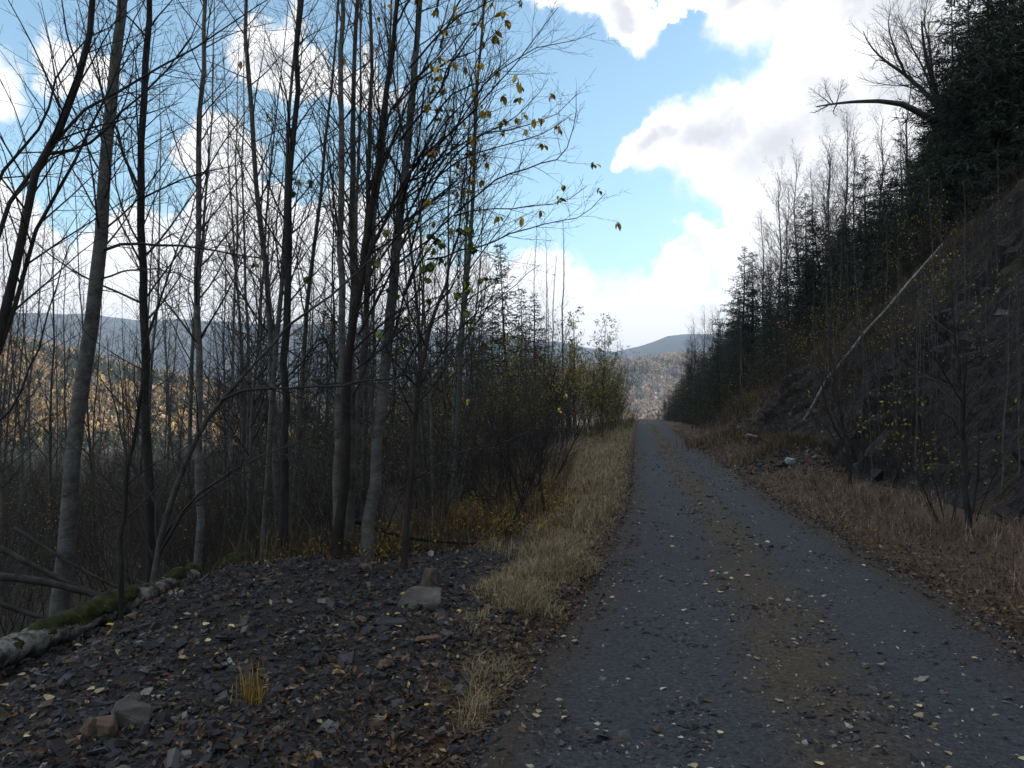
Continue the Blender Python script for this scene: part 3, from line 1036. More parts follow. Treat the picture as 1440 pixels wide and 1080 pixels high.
fg('aspen_tree', 'grey thin aspen rising behind the dark trunk with green leaves at mid height', [(392, 795), (385, 600), (375, 400), (362, 270), (351, 130), (345, -10)], 9.2, [13, 11, 10, 9, 8, 6, 5], PB, TP, nb=24, tr=(.3, 1), blen=1.4)
fg('alder_tree', 'blackish slender tree standing alone left of the many trunked clump', [(397, 800), (400, 600), (403, 420), (411, 220), (419, 80), (424, -10)], 8.0, [18, 14, 13, 11, 9, 7, 6], DB, TW, nb=22, tr=(.35, 1), blen=1.3)
# the clump whose limbs fan out over the road
fan = [
    ex([(505, 470), (540, 405), (583, 323), (649, 280), (690, 262)], 8.0, 7.3, 6),
    ex([(500, 400), (571, 249), (618, 202), (668, 152), (711, 105), (750, 58), (785, 10)], 8.0, 7.0, 7),
    ex([(520, 350), (579, 253), (618, 222), (665, 195), (731, 179), (773, 167), (812, 132)], 8.0, 7.0, 5),
    ex([(560, 370), (610, 330), (649, 300), (738, 292), (789, 284), (825, 262)], 7.9, 6.9, 4),
    ex([(600, 365), (680, 345), (738, 323), (789, 311), (820, 303), (851, 272)], 7.8, 6.8, 4),
    ex([(555, 290), (640, 230), (711, 205), (770, 185), (805, 160)], 8.0, 6.9, 4),
    ex([(590, 240), (650, 165), (680, 120), (740, 72), (790, 62), (838, 46)], 7.8, 7.0, 4),
    ex([(560, 200), (610, 140), (645, 70), (690, 10), (715, -30)], 8.0, 7.4, 5),
    ex([(535, 240), (580, 130), (612, 60), (640, -20)], 8.0, 7.6, 5),
    ex([(640, 300), (700, 252), (760, 230), (798, 210), (810, 128)], 7.6, 6.9, 4),
    ex([(500, 520), (560, 470), (620, 420), (672, 350), (690, 320)], 8.0, 7.4, 4),
]
for i in range(20):
    yy = 560 - i * 29
    x0 = 486 + (560 - yy) * .13 + random.uniform(-8, 30)
    L = random.uniform(150, 255) * (1 if i < 14 else .8)
    a0 = math.radians(random.uniform(40, 66))
    a1 = a0 - math.radians(random.uniform(4, 22))
    p1 = (x0 + L * .45 * math.cos(a0), yy - L * .45 * math.sin(a0)); p2 = (p1[0] + L * .5 * math.cos(a1), p1[1] - L * .5 * math.sin(a1))
    p3 = (p2[0] + L * .3 * math.cos(a1 + .25), p2[1] - L * .3 * math.sin(a1 + .25))
    if i % 2:
        x0 += 62; p1 = (p1[0] + 45, p1[1]); p2 = (p2[0] + 30, p2[1]); p3 = (p3[0] + 18, p3[1])
    fan.append(ex([(x0, yy), p1, p2, p3], 8.0, 8.0 + random.uniform(-1.0, .6), 4.5))
fan7 = fan[:11] + fan[12::2]
r7, tips7, b7 = fg('alder_tree', 'alder with limbs fanning right over the verge, yellow leaves at the tips', [(468, 825), (480, 700), (486, 560), (500, 430), (528, 260), (545, 120), (560, -10)], 8.0, [20, 17, 15, 12, 10, 8, 6, 4], RB, TW, nb=16, tr=(.35, 1), blen=1.3, extra=fan7, d2=9, d3=10)
fg('aspen_tree', 'pale grey straight trunk in the clump, touching the fanning alder from the left', [(474, 822), (479, 600), (480, 420), (480, 250), (480, 100), (481, -10)], 8.25, [17, 13, 12, 11, 9, 7, 5], PB, TP, nb=18, tr=(.35, 1), blen=1.2)
fg('aspen_tree', 'pale grey slim trunk through the middle of the clump, bending right at the top', [(490, 822), (494, 650), (495, 420), (496, 250), (499, 100), (503, -10)], 8.7, [16, 13, 11, 10, 8, 7, 5], GB, TP, nb=18, tr=(.35, 1), blen=1.3)
r8 = fg('aspen_tree', 'pale aspen leaning right at the right side of the clump, lower trunk mottled white', [(516, 825), (528, 650), (545, 480), (556, 370), (570, 230), (583, 100), (592, -10)], 8.1, [23, 20, 18, 16, 14, 10, 8, 5], PB, TW, nb=20, tr=(.4, 1), blen=1.5,
   extra=fan[11::2] + [ex([(560, 330), (600, 250), (640, 190), (660, 110), (690, 40), (700, -20)], 8.1, 7.6, 5)])
fg('aspen_tree', 'thin grey leafless trunk just behind the clump, with fine upright crown', [(512, 800), (514, 600), (516, 420), (519, 250), (522, 110), (523, -10)], 9.6, [11, 9, 8, 8, 7, 5, 4], GB, TP, nb=22, tr=(.3, 1), blen=1.2)
r9, tips9, b9 = fg('young_alder', 'slim dark crooked young alder right of the clump with green leaves', [(566, 815), (574, 690), (586, 560), (600, 480), (628, 390), (645, 320), (652, 250)], 7.7, [13, 10, 9, 8, 6, 4, 3, 2], RB, TW, nb=16, tr=(.3, 1), blen=1.2, cat='tree',
   extra=[ex([(590, 545), (640, 470), (700, 420), (760, 372)], 7.7, 7.2, 4), ex([(560, 690), (640, 640), (700, 625), (760, 600), (822, 572)], 7.7, 7.6, 4), ex([(600, 490), (560, 400), (545, 330), (560, 240)], 7.7, 8.0, 4)])
# the leaning goat willow off the left edge whose limbs cross the top left corner
fg('willow_tree', 'dark willow at the left edge with thick limbs sweeping up to the right', [(-45, 850), (-30, 640), (-8, 480), (12, 420), (35, 311), (58, 218), (86, 167), (124, 66), (130, -20)], 5.6, [30, 26, 20, 16, 14, 13, 11, 9, 7, 5], DB, TW, nb=14, tr=(.45, 1), blen=1.2, d2=6, d3=8,
   extra=[ex([(-20, 540), (23, 420), (50, 330), (86, 265), (117, 206), (136, 156), (171, 86), (190, 31), (212, -15)], 5.6, 5.9, 10),
          ex([(-20, 400), (0, 323), (23, 257), (50, 233), (105, 171), (136, 144), (233, 93), (307, 43), (373, 0), (410, -20)], 5.6, 6.4, 9),
          ex([(-25, 310), (0, 250), (58, 171), (105, 70), (156, 35), (210, -5)], 5.6, 6.0, 7),
          ex([(58, 218), (120, 205), (160, 168), (215, 120), (260, 60), (290, 0)], 5.7, 6.2, 6),
          ex([(-10, 600), (20, 570), (60, 470), (90, 360), (140, 300)], 5.6, 5.8, 5)])
# low leaning sapling in front of the trees
fg('willow_sapling', 'low grey sapling arching right across the dark trunks, bent near its middle', [(216, 800), (222, 774), (249, 680), (280, 610), (311, 560), (373, 497), (412, 454), (467, 415), (500, 385)], 6.9, [13, 12, 11, 10, 8, 6, 5, 4, 3, 2], GB, TW, nb=9, tr=(.35, 1), blen=.8, cat='sapling',
   extra=[ex([(311, 563), (350, 548), (428, 545), (500, 540), (610, 518), (690, 505)], 6.9, 6.6, 6), ex([(222, 780), (280, 695), (389, 633), (480, 602), (540, 580)], 6.9, 6.7, 6), ex([(218, 780), (250, 730), (330, 670), (420, 640)], 6.9, 7.2, 5),
          ex([(222, 770), (215, 700), (178, 640), (160, 560), (150, 470)], 6.9, 7.3, 6), ex([(216, 785), (182, 700), (176, 620), (166, 500)], 6.9, 7.0, 5)])
fg('aspen_sapling', 'thin dark sapling growing just behind the mossy log at its middle', [(170, 868), (172, 780), (176, 700), (190, 600), (210, 470), (240, 380)], 6.0, [10, 8, 7, 6, 5, 3, 2], DB, TW, nb=12, tr=(.25, 1), blen=.7, cat='sapling')

# leaves that still hang on, each one a part of its tree
def hang_leaves(root, base, tips, me, n, size, box, far=False):
    c = []
    for p, P2 in tips:
        c.append(P2)
    c = np.concatenate(c) + base
    v = c - np.array([0, 0, CAM_H])
    cs, sn = math.cos(PITCH), math.sin(PITCH)
    fw = v[:, 1] * cs + v[:, 2] * sn; upv = -v[:, 1] * sn + v[:, 2] * cs
    px = 720 + FOC * v[:, 0] / fw; py = 540 - FOC * upv / fw
    ok = (px > box[0]) & (px < box[2]) & (py > box[1]) & (py < box[3])
    c = c[ok]
    if not len(c):
        return
    cl = rng.integers(0, len(c), max(1, n // 4))
    for i in range(n):
        q = c[cl[i % len(cl)]] + rng.normal(0, .010, 3)
        put_leaf(me, root, q - base, size * random.uniform(.55, 1.2))


hang_leaves(r7, b7, tips7, LEAF, 215, .08, (600, -20, 870, 330))
hang_leaves(r7, b7, tips7, LEAF, 40, .07, (440, -20, 620, 120))
hang_leaves(r7, b7, tips7, GLEAF, 50, .075, (440, 320, 700, 520))
hang_leaves(r9, b9, tips9, GLEAF, 80, .075, (520, 300, 700, 500))
hang_leaves(r9, b9, tips9, LEAF, 12, .04, (500, 520, 830, 760))
hang_leaves(r8[0], r8[2], r8[1], LEAF, 190, .08, (600, -20, 870, 340))
hang_leaves(r8[0], r8[2], r8[1], GLEAF, 30, .08, (540, 300, 700, 480))
hang_leaves(trees_fg[3][0], trees_fg[3][2], trees_fg[3][1], GLEAF, 30, .09, (330, 240, 480, 420))
hang_leaves(trees_fg[3][0], trees_fg[3][2], trees_fg[3][1], LEAF, 14, .09, (240, -20, 480, 220))


# ------------------------------------------------------------------ trees built once and copied
def make_bare_tree(name, label, cat, H, r0, bark, limb, nb, tr, ang, blen, d2, d3, up=.35, lean=.05, wigt=.04, sides=6, group=None, rmin=.002, l2=.42, l3=.4, stems=1, spread=.25, leaves=None, k2=4):
    root = thing(name, label, cat, (0, 0, 0), group)
    allP, allR = [], []
    for s in range(stems):
        k = 14
        z = np.linspace(0, 1, k)
        a = rng.uniform(0, 6.28); hh = H * rng.uniform(.7, 1.0) if stems > 1 else H
        ln = lean + (rng.uniform(.3, 1) * spread if stems > 1 else 0)
        off = np.cumsum(rng.normal(0, wigt, (k, 2)), axis=0) * H / k; off -= off[0]
        x = math.cos(a) * ln * hh * z ** 1.0 + off[:, 0]; y = math.sin(a) * ln * hh * z + off[:, 1]
        if stems > 1:
            x += math.cos(a) * .05 * s; y += math.sin(a) * .05 * s
        tp = np.stack([x, y, z * hh - .25], 1)
        R = r0 * (rng.uniform(.6, 1) if stems > 1 else 1) * (1 - .86 * z) ; R[0] *= 1.25
        allP.append(tp); allR.append(np.maximum(R, rmin))
    P0, R0 = np.array(allP), np.array(allR)
    if stems == 1:
        V, F = tubes(P0, R0, sides)
        link('trunk', mesh('trunk', V, F, bark, True), root)
    else:
        for i in range(stems):
            V, F = tubes(P0[i:i + 1], R0[i:i + 1], 4)
            link('stem', mesh('stem', V, F, bark, True), root)
    P1, R1, _ = children(P0, R0, [nb] * stems, tr, ang, .18, lambda t, L: blen * (1.25 - .85 * t), 6, up, .09, .45, rmin, .009)
    P2, R2, P3, R3 = twig_set(P1, R1, d2, d3, l2, l3, .25, k2, 3, rmin=rmin)
    V, F = join([tubes(P1, R1, 4 if stems == 1 else 3), tubes(P2, R2, 3), tubes(P3, R3, 3)])
    link('crown', mesh('crown', V, F, limb, True), root)
    if leaves:
        n, size, cols, p, lo = leaves
        c = np.concatenate([P2[:, -1], P3[:, -1], P2[:, 2]])
        c = c[c[:, 2] > lo * H]
        c = c[rng.integers(0, len(c), n)] + rng.normal(0, .06, (n, 3))
        V, F, tn = leafmass(c, size * rng.uniform(.7, 1.3, n), cols, p)
        o = link('foliage', mesh('foliage', V, F, M['foliage'], False, tint=tn), root)
    return root


def make_conifer(name, label, cat, H, r0, base_t=.12, reach=2.2, whorls=26, per=6, dens=1.0, group=None, gaps=.25, droop=.25, nw=.045):
    root = thing(name, label, cat, (0, 0, 0), group)
    k = 12
    z = np.linspace(0, 1, k)
    off = np.cumsum(rng.normal(0, .02, (k, 2)), axis=0); off -= off[0]
    tp = np.stack([off[:, 0], off[:, 1], z * H - .2], 1)
    tr_ = np.maximum(r0 * (1 - z * .97), .01)
    V, F = tubes(tp[None], tr_[None], 7)
    link('trunk', mesh('trunk', V, F, M['dark_bark'], True), root)
    # limbs
    t = np.repeat(np.linspace(base_t, .985, whorls), per)
    t = np.clip(t + rng.normal(0, .008, len(t)), base_t, .99)
    n = len(t)
    a = np.arange(n) * 2.39996 + rng.uniform(-.5, .5, n)
    prof = np.where(t < .3, .75 + .25 * t / .3, 1) * (1 - t) ** .8 * 1.15
    L = reach * prof * rng.uniform(.55, 1.15, n) + .12
    L = np.where(rng.random(n) < gaps, L * .45, L)
    pos, _, _ = sample_on(tp[None], tr_[None], np.zeros(n, int), t)
    d = np.stack([np.cos(a), np.sin(a), .45 * t - droop + .15 * rng.normal(0, 1, n)], -1)
    d = norm(d)
    kk = 5
    pts = [pos]
    for j in range(1, kk):
        d = norm(d + np.array([0, 0, .10]) * (j > 2) - np.array([0, 0, .10]) * (j <= 2) * (1 - t)[:, None])
        pts.append(pts[-1] + d * (L / (kk - 1))[:, None])
    P = np.stack(pts, 1)
    R = np.linspace(1, .25, kk)[None] * np.clip(L * .011, .006, .04)[:, None]
    V, F = tubes(P, R, 3)
    # needle sprays: flat side shoots of narrow leaf-sized blades
    plen = L
    c = np.maximum(3, np.round(plen * 9 * dens)).astype(int)
    az = lambda n_, seq: np.where(seq % 2 == 0, 0.0, math.pi) + rng.normal(0, .5, n_)
    S, SR, pi = children(P, R, c, (.12, 1.0), .95, .2, lambda tt, l: np.minimum(.16 + l * .20 * (1.1 - tt * .6), .6), 3, -.12, .1, .5, .004, .01, az=az)
    # blades along each shoot
    m = len(S)
    nb = 5
    tt = (np.arange(nb) + .5) / nb
    pp = (S[:, 0][:, None] * (1 - tt)[None, :, None] + S[:, 2][:, None] * tt[None, :, None]).reshape(-1, 3)
    ds = np.repeat(norm(S[:, 2] - S[:, 0]), nb, 0)
    ll = np.repeat(np.linalg.norm(S[:, 2] - S[:, 0], axis=1), nb)
    rv = norm(rng.normal(0, 1, (len(pp), 3)))
    w = norm(np.cross(ds, rv))
    dirv = norm(ds * .8 + rv * .55 + np.array([0, 0, -.12]))
    bl = (ll * .42 + .05)[:, None]
    bw = nw * rng.uniform(.7, 1.3, len(pp))[:, None]
    A = pp - w * bw * .5; B = pp + w * bw * .5; C_ = pp + dirv * bl
    VV = np.stack([A, B, C_], 1).reshape(-1, 3)
    FF = np.arange(len(VV)).reshape(-1, 3)
    link('branch', mesh('branch', V, F, M['dark_bark'], True), root)
    link('crown', mesh('crown', VV, FF, M['needle'], False), root)
    return root


USED = {}


def put(proto, loc, s=1.0, rz=None, label=None, group=None, tilt=None):
    rz = random.uniform(0, 6.28) if rz is None else rz
    if tilt is None:
        tilt = (random.gauss(0, .03), random.gauss(0, .03))
    if proto.name not in USED:
        USED[proto.name] = (proto['label'], proto.get('group'))
        r = proto
        r.location = [float(v) for v in loc]; r.rotation_euler = (tilt[0], tilt[1], rz); r.scale = (s, s, s)
        if label: r['label'] = label
        if group: r['group'] = group
        return r
    l0, g0 = USED[proto.name]
    return dup(proto, loc, 0, s, label or l0, group or g0, rot=(tilt[0], tilt[1], rz))


GL = 'slender bare trees crowding the slope left of the road'
LB = 'slender bare grey tree in the crowded woods left of the road'
lt = [
    make_bare_tree('bare_tree', 'slender grey barked bare tree with pale twigs in the crowded left wood', 'tree', 9.5, .040, M['grey_bark'], M['twig_pale'], 42, (.22, 1), .7, 1.35, 6.5, 7.5, group=GL),
    make_bare_tree('bare_tree', 'tall pale barked bare aspen with dark twigs in the crowded left wood', 'tree', 10.5, .044, M['pale_bark'], M['twig'], 42, (.25, 1), .65, 1.5, 6.5, 7.5, group=GL),
    make_bare_tree('bare_tree', 'thin grey brown bare tree in the crowded left wood', 'tree', 8.0, .028, M['grey_bark'], M['twig'], 40, (.2, 1), .75, 1.3, 6.5, 7.5, group=GL),
    make_bare_tree('bare_tree', 'leaning grey bare tree with long side branches in the crowded left wood', 'tree', 9.0, .032, M['grey_bark'], M['twig'], 36, (.25, 1), .8, 1.5, 6.5, 7.5, lean=.1, group=GL),
    make_bare_tree('bare_tree', 'short pale sapling-like bare tree in the crowded left wood', 'tree', 6.5, .022, M['pale_bark'], M['twig_pale'], 34, (.15, 1), .8, 1.05, 6.5, 7.5, lean=.08, group=GL),
]
GS = 'bare thicket shrubs under the trees left of the road'
LS = 'bare many-stemmed shrub in the dark thicket left of the road'
sh = [
    make_bare_tree('bare_shrub', 'dark bare many-stemmed shrub in the thicket left of the road', 'shrub', 2.6, .016, M['dark_bark'], M['twig'], 9, (.2, 1), .6, .75, 8, 9, stems=7, spread=.45, group=GS),
    make_bare_tree('bare_shrub', 'tall grey bare shrub in the thicket left of the road', 'shrub', 3.4, .018, M['grey_bark'], M['twig_pale'], 9, (.2, 1), .6, .9, 7, 8, stems=6, spread=.35, group=GS),
    make_bare_tree('bare_shrub', 'low reddish bare shrub in the thicket left of the road', 'shrub', 1.9, .012, M['red_bark'], M['twig'], 8, (.15, 1), .6, .6, 9, 9, stems=8, spread=.6, group=GS),
    make_bare_tree('bare_shrub', 'tall shrub with a few yellow green leaves in the thicket left of the road', 'shrub', 4.2, .02, M['grey_bark'], M['twig'], 10, (.25, 1), .55, 1.0, 6, 7, stems=5, spread=.25, group=GS, leaves=(160, .05, [(.12, .14, .02), (.25, .22, .04), (.35, .24, .04)], (3, 3, 1), .3)),
]

# random fill of the left wood
cnt = 0
tries = 0
while cnt < 200 and tries < 6000:
    tries += 1
    d = 9.0 + 46 * random.random() ** 1.5
    px = random.uniform(-60, 860)
    p = at(px, 575, d)
    x, y = p[0], p[1]
    if x > road_l(y) - edge_u(y) - .5:
        continue
    if d < 14 and random.random() < .6:
        continue
    if px < 330 and random.random() < .3:
        continue
    s = random.uniform(.75, 1.15) * (1.0 if px < 640 else .72)
    put(random.choice(lt), (x, y, hz(x, y)), s)
    cnt += 1
cnt = 0
while cnt < 215:
    d = 8.2 + 42 * random.random() ** 1.4
    px = random.uniform(-80, 850)
    p = at(px, 575, d); x, y = p[0], p[1]
    if x > road_l(y) - edge_u(y) - .35:
        continue
    j = random.randrange(4)
    s = random.uniform(.75, 1.2) * (.8 if d < 10 else 1.05)
    lim = np.interp(px, [0, 280, 380, 520, 700], [606, 600, 540, 490, 440]) + random.uniform(-12, 40)
    s = min(s, (at(px, lim, d)[2] - hz(x, y)) / [2.9, 3.8, 2.2, 4.9][j])
    if s < .25:
        continue
    put(sh[j], (x, y, hz(x, y)), s)
    cnt += 1

for i in range(170):
    px = random.uniform(-70, 420); d = random.uniform(9, 58) if i % 2 else random.uniform(9, 26)
    p = at(px, 575, d); x, y = p[0], p[1]
    j = random.randrange(4)
    s = (at(px, random.uniform(588, 650), d)[2] - hz(x, y)) / [2.9, 3.8, 2.2, 4.9][j]
    if .25 < s < 1.9:
        put(sh[j], (x, y, hz(x, y)), s)

for i in range(36):
    px = random.uniform(330, 720); d = random.uniform(12, 32)
    p = at(px, 575, d); x, y = p[0], p[1]
    if x < road_l(y) - edge_u(y) - .6:
        put(lt[4 if i % 3 else 2], (x, y, hz(x, y)), random.uniform(.5, .85))

# conifers and leafy trees among them, left
GREENCOL = [(.095, .095, .022), (.16, .145, .03), (.29, .22, .04), (.055, .06, .02)]
sp_l = make_conifer('spruce_tree', 'tall thin topped spruce rising above the left wood', 'tree', 9.6, .12, .08, 1.7, 26, 6)
p = at(716, 575, 36); put(sp_l, (p[0], p[1], hz(p[0], p[1])), 1.05)
for (px, d, s, lb) in [(752, 42, .86, 'narrow dark spruce right of the tall thin topped spruce in the left wood'), (460, 30, .72, 'dark spruce half hidden behind the clump of trunks'), (690, 33, .72, 'short dark spruce left of the tall thin topped spruce'), (735, 46, 1.0, 'dark spruce filling the gap between the two tall spruces of the left wood'), (668, 40, .8, 'bushy dark spruce at the left of the spruces in the left wood'), (776, 52, .8, 'dark spruce behind the tall pale birch near the bend'),
                       (320, 30, .5, 'small dark spruce low in the valley side thicket, behind the arching sapling'), (375, 34, .62, 'dark spruce below the skyline, right behind the blackish slender tree'), (418, 40, .78, 'dark spruce behind the left side of the trunk clump'), (505, 36, .80, 'dark spruce seen between the trunks of the clump'), (545, 30, .70, 'low broad dark spruce right of the leaning pale aspen'), (590, 34, .80, 'dark spruce behind the slim crooked young alder'), (630, 38, .84, 'dark spruce right of the crooked young alder, below the cloud edge'), (345, 44, .70, 'distant small dark spruce above the arch of the leaning sapling')]:
    p = at(px, 575, d); put(sp_l, (p[0], p[1], hz(p[0], p[1])), s, label=lb)
yl = make_bare_tree('leafy_tree', 'young tree with thinning yellow and green leaves beside the road bend', 'tree', 6.6, .06, M['grey_bark'], M['twig'], 34, (.12, 1), .8, 1.7, 6, 5, stems=1, leaves=(1700, .13, GREENCOL, (3, 4, 4, 2), .12))
p = at(846, 575, 43); put(yl, (p[0], p[1], hz(p[0], p[1])), 1.0)
yl2 = make_bare_tree('leafy_tree', 'young tree with a bright yellow crown above the olive bushes by the bend', 'tree', 6.6, .05, M['grey_bark'], M['twig'], 26, (.3, 1), .7, 1.2, 6, 5, leaves=(900, .13, [(.42, .31, .04), (.30, .25, .04), (.16, .15, .03)], (4, 3, 2), .35))
p = at(808, 575, 41); put(yl2, (p[0], p[1], hz(p[0], p[1])), 1.02)
GY = 'thinly leaved olive and yellow bushes left of the road'
yb = make_bare_tree('leafy_bush', 'thinly leaved olive and yellow bush at the edge of the left wood', 'bush', 3.8, .025, M['dark_bark'], M['twig'], 10, (.15, 1), .65, 1.1, 6, 6, stems=6, spread=.35, leaves=(900, .085, GREENCOL, (3, 4, 3, 3), .2), group=GY)
yb2 = make_bare_tree('leafy_bush', 'mostly bare brown bush with a few olive leaves at the edge of the left wood', 'bush', 3.9, .025, M['grey_bark'], M['twig'], 12, (.15, 1), .6, 1.1, 8, 8, stems=7, spread=.3, leaves=(420, .075, GREENCOL, (3, 3, 3, 2), .25), group=GY)
for (px, d, s) in [(690, 24, 1.0), (720, 30, 1.25), (755, 33, 1.3), (790, 40, 1.4), (815, 46, 1.6), (850, 55, 1.5), (770, 38, 1.5), (730, 36, 1.5), (660, 26, 1.1), (800, 52, 1.8), (862, 64, 1.5), (640, 20, .8), (872, 84, 1.5), (600, 28, 1.1), (876, 104, 1.4), (830, 60, 1.9), (700, 34, 1.5), (670, 30, 1.2), (745, 27, 1.0), (780, 46, 1.7), (862, 74, 1.7), (845, 50, 1.3), (630, 34, 1.3), (560, 30, 1.2), (650, 40, 1.9), (700, 43, 2.0), (755, 50, 2.1), (800, 60, 2.3), (835, 70, 2.4), (620, 36, 1.8), (580, 38, 1.8), (855, 80, 2.4), (700, 27, 1.4), (660, 23, 1.2), (735, 34, 1.8), (795, 47, 2.0), (858, 60, 1.7)]:
    p = at(px, 575, d); put(yb2 if random.random() < .55 else yb, (p[0], p[1], hz(p[0], p[1])), s)
br = make_bare_tree('broom_bush', 'upright green brown broom-like bush where the grass meets the far left trees', 'bush', 1.9, .008, M['red_bark'], M['twig'], 10, (.1, 1), .3, .7, 9, 6, stems=16, spread=.5, leaves=(1500, .06, [(.12, .115, .025), (.18, .14, .035), (.08, .085, .02)], (3, 3, 2), .1), group='broom-like bushes beside the far end of the grass verge')
for (px, d, s) in [(850, 50, 1.0), (872, 56, 1.05), (835, 47, .8), (883, 68, 1.0), (820, 44, .7)]:
    p = at(px, 575, d); put(br, (p[0], p[1], hz(p[0], p[1])), s, label='upright green brown broom-like bush beside the far end of the grass verge')
g0 = ground_at(745, 726)
rs = make_bare_tree('bare_shrub', 'dark leafless reddish shrub leaning left at the edge of the grass verge', 'shrub', 1.9, .020, M['dark_bark'], M['twig'], 10, (.2, 1), .6, .9, 9, 9, stems=5, spread=.6)
put(rs, g0, 1.15, tilt=(0, -.35), rz=0)
for (px, py, s, lb) in [(775, 668, 1.0, 'reddish bare shrub behind the leaning one at the verge'), (722, 712, 1.05, 'reddish bare shrub just left of the leaning one, its stems upright'), (752, 692, 1.1, 'reddish bare shrub close behind the foot of the leaning one'), (690, 722, .9, 'reddish bare shrub deeper in the brush left of the leaning one'), (700, 745, .7, 'low bare shrub above the dark fallen pole')]:
    g1 = ground_at(px, py); put(rs, g1, s, label=lb)
slim = make_bare_tree('birch_tree', 'tall thin pale birch standing above the yellow bushes by the road', 'tree', 11.2, .065, M['pale_bark'], M['twig_pale'], 34, (.35, 1), .55, 1.1, 6, 6, up=.5)
p = at(792, 575, 38); put(slim, (p[0], p[1], hz(p[0], p[1])), .98)
for (px, d, s, lb) in [(768, 40, .86, 'thin pale birch left of the tall one above the yellow bushes'), (778, 50, .95, 'thin bare birch behind the tall pale one near the road bend')]:
    p = at(px, 575, d); put(slim, (p[0], p[1], hz(p[0], p[1])), s, label=lb)

# ------------------------------------------------------------------ right hillside
def slope_point(px, m):
    """point m metres up-slope of the top of the cut, seen at photo column px"""
    dr = (px - 720) / FOC
    d = np.linspace(8, 170, 4000)
    f = dr * d - (road_r(d) + TOE + cut_h(d) / 1.25 + m)
    s = np.where((f[:-1] > 0) & (f[1:] <= 0))[0]
    i = s[-1] if len(s) else int(np.argmin(np.abs(f)))
    y = d[i]; x = dr * y
    return np.array([x, y, hz(x, y)])


GC = 'dark spruces on the right hillside'
LC = 'dark spruce in the dense stand on the right hillside'
cf = [
    make_conifer('spruce_tree', 'full dark spruce in the dense stand on the right hillside', 'tree', 12.5, .17, .05, 3.3, 32, 6, group=GC),
    make_conifer('spruce_tree', 'slim gappy dark spruce in the dense stand on the right hillside', 'tree', 11.0, .15, .04, 2.9, 30, 6, group=GC, gaps=.35),
    make_conifer('spruce_tree', 'ragged dark spruce with bare lower trunk on the right hillside', 'tree', 13.5, .18, .14, 3.4, 28, 6, group=GC, gaps=.4, dens=.9),
]
# skyline spruces: (column, metres behind the cut edge, wanted top row)
def put_top(proto, Hp, px, m, ytop, label=None, name=None, group=None):
    p = slope_point(px, m)
    top = at(px, ytop, p[1])[2]
    s = max(.35, min(1.6, (top - p[2]) / Hp))
    r = put(proto, p, s, label=label, group=group, tilt=(random.gauss(0, .015), random.gauss(0, .015)))
    return r


CH = [12.5, 11.0, 13.5]
sky_sp = [(1044, 3, 342, 'spruce at the lower left tip of the hillside stand, against white cloud'), (1058, 4, 350, 'twin spruce just right of the tip of the hillside stand'), (1085, 5, 372, 'short spruce under the first bare birches of the skyline'),
          (1136, 4, 268, 'dark full spruce between bare trees, halfway along the skyline'), (1152, 5, 288, 'narrow spruce beside the full spruce halfway along the skyline'), (1180, 6, 320, None), (1222, 4, 212, 'broad dark spruce standing clear of the bare trees, right of mid skyline'),
          (1252, 3, 232, None), (1274, 3, 183, 'pointed spruce below the gnarled bare tree'), (1240, 6, 250, None), (1300, 3, 190, None), (1318, 4, 150, None), (1346, 3, -12, 'tall ragged spruce beside the gnarled tree, top at the frame edge'),
          (1372, 4, -60, None), (1400, 3, -120, 'tall spruce near the right corner of the picture'), (1430, 3, -160, None), (1385, 7, -20, None), (1360, 6, 60, None), (1418, 6, -40, None), (1330, 5, 90, None), (1448, 4, -80, None), (1470, 4, -120, None), (1500, 4, -120, None), (1540, 5, -100, None)]
for i, (px, m, yt, lb) in enumerate(sky_sp):
    put_top(cf[i % 3], CH[i % 3], px, m, yt, lb)
# fill
for i in range(235):
    px = random.uniform(985, 1440)
    m = random.uniform(2.5, 24)
    p = slope_point(px, m)
    skyl = np.interp(px, [960, 1000, 1045, 1085, 1140, 1220, 1270, 1330, 1345, 1440], [500, 470, 365, 385, 300, 240, 225, 120, 40, -100])
    top = at(px, skyl + random.uniform(8, 170), p[1])[2]
    j = i % 3
    s = (top - p[2]) / CH[j]
    if s < .2:
        continue
    put(cf[j], p, min(s, 1.15))
# far end of the road
for (px, d, s) in [(955, 118, .5), (945, 128, .42), (935, 140, .38), (968, 105, .6), (980, 95, .7), (925, 150, .3), (950, 100, .45), (962, 88, .5), (972, 80, .55), (940, 108, .4), (1000, 66, .55), (1012, 60, .6), (986, 72, .5), (958, 135, .55), (990, 84, .62)]:
    p = at(px, 575, d); x, y = p[0], p[1]
    put(cf[1], (x, y, hz(x, y)), s)

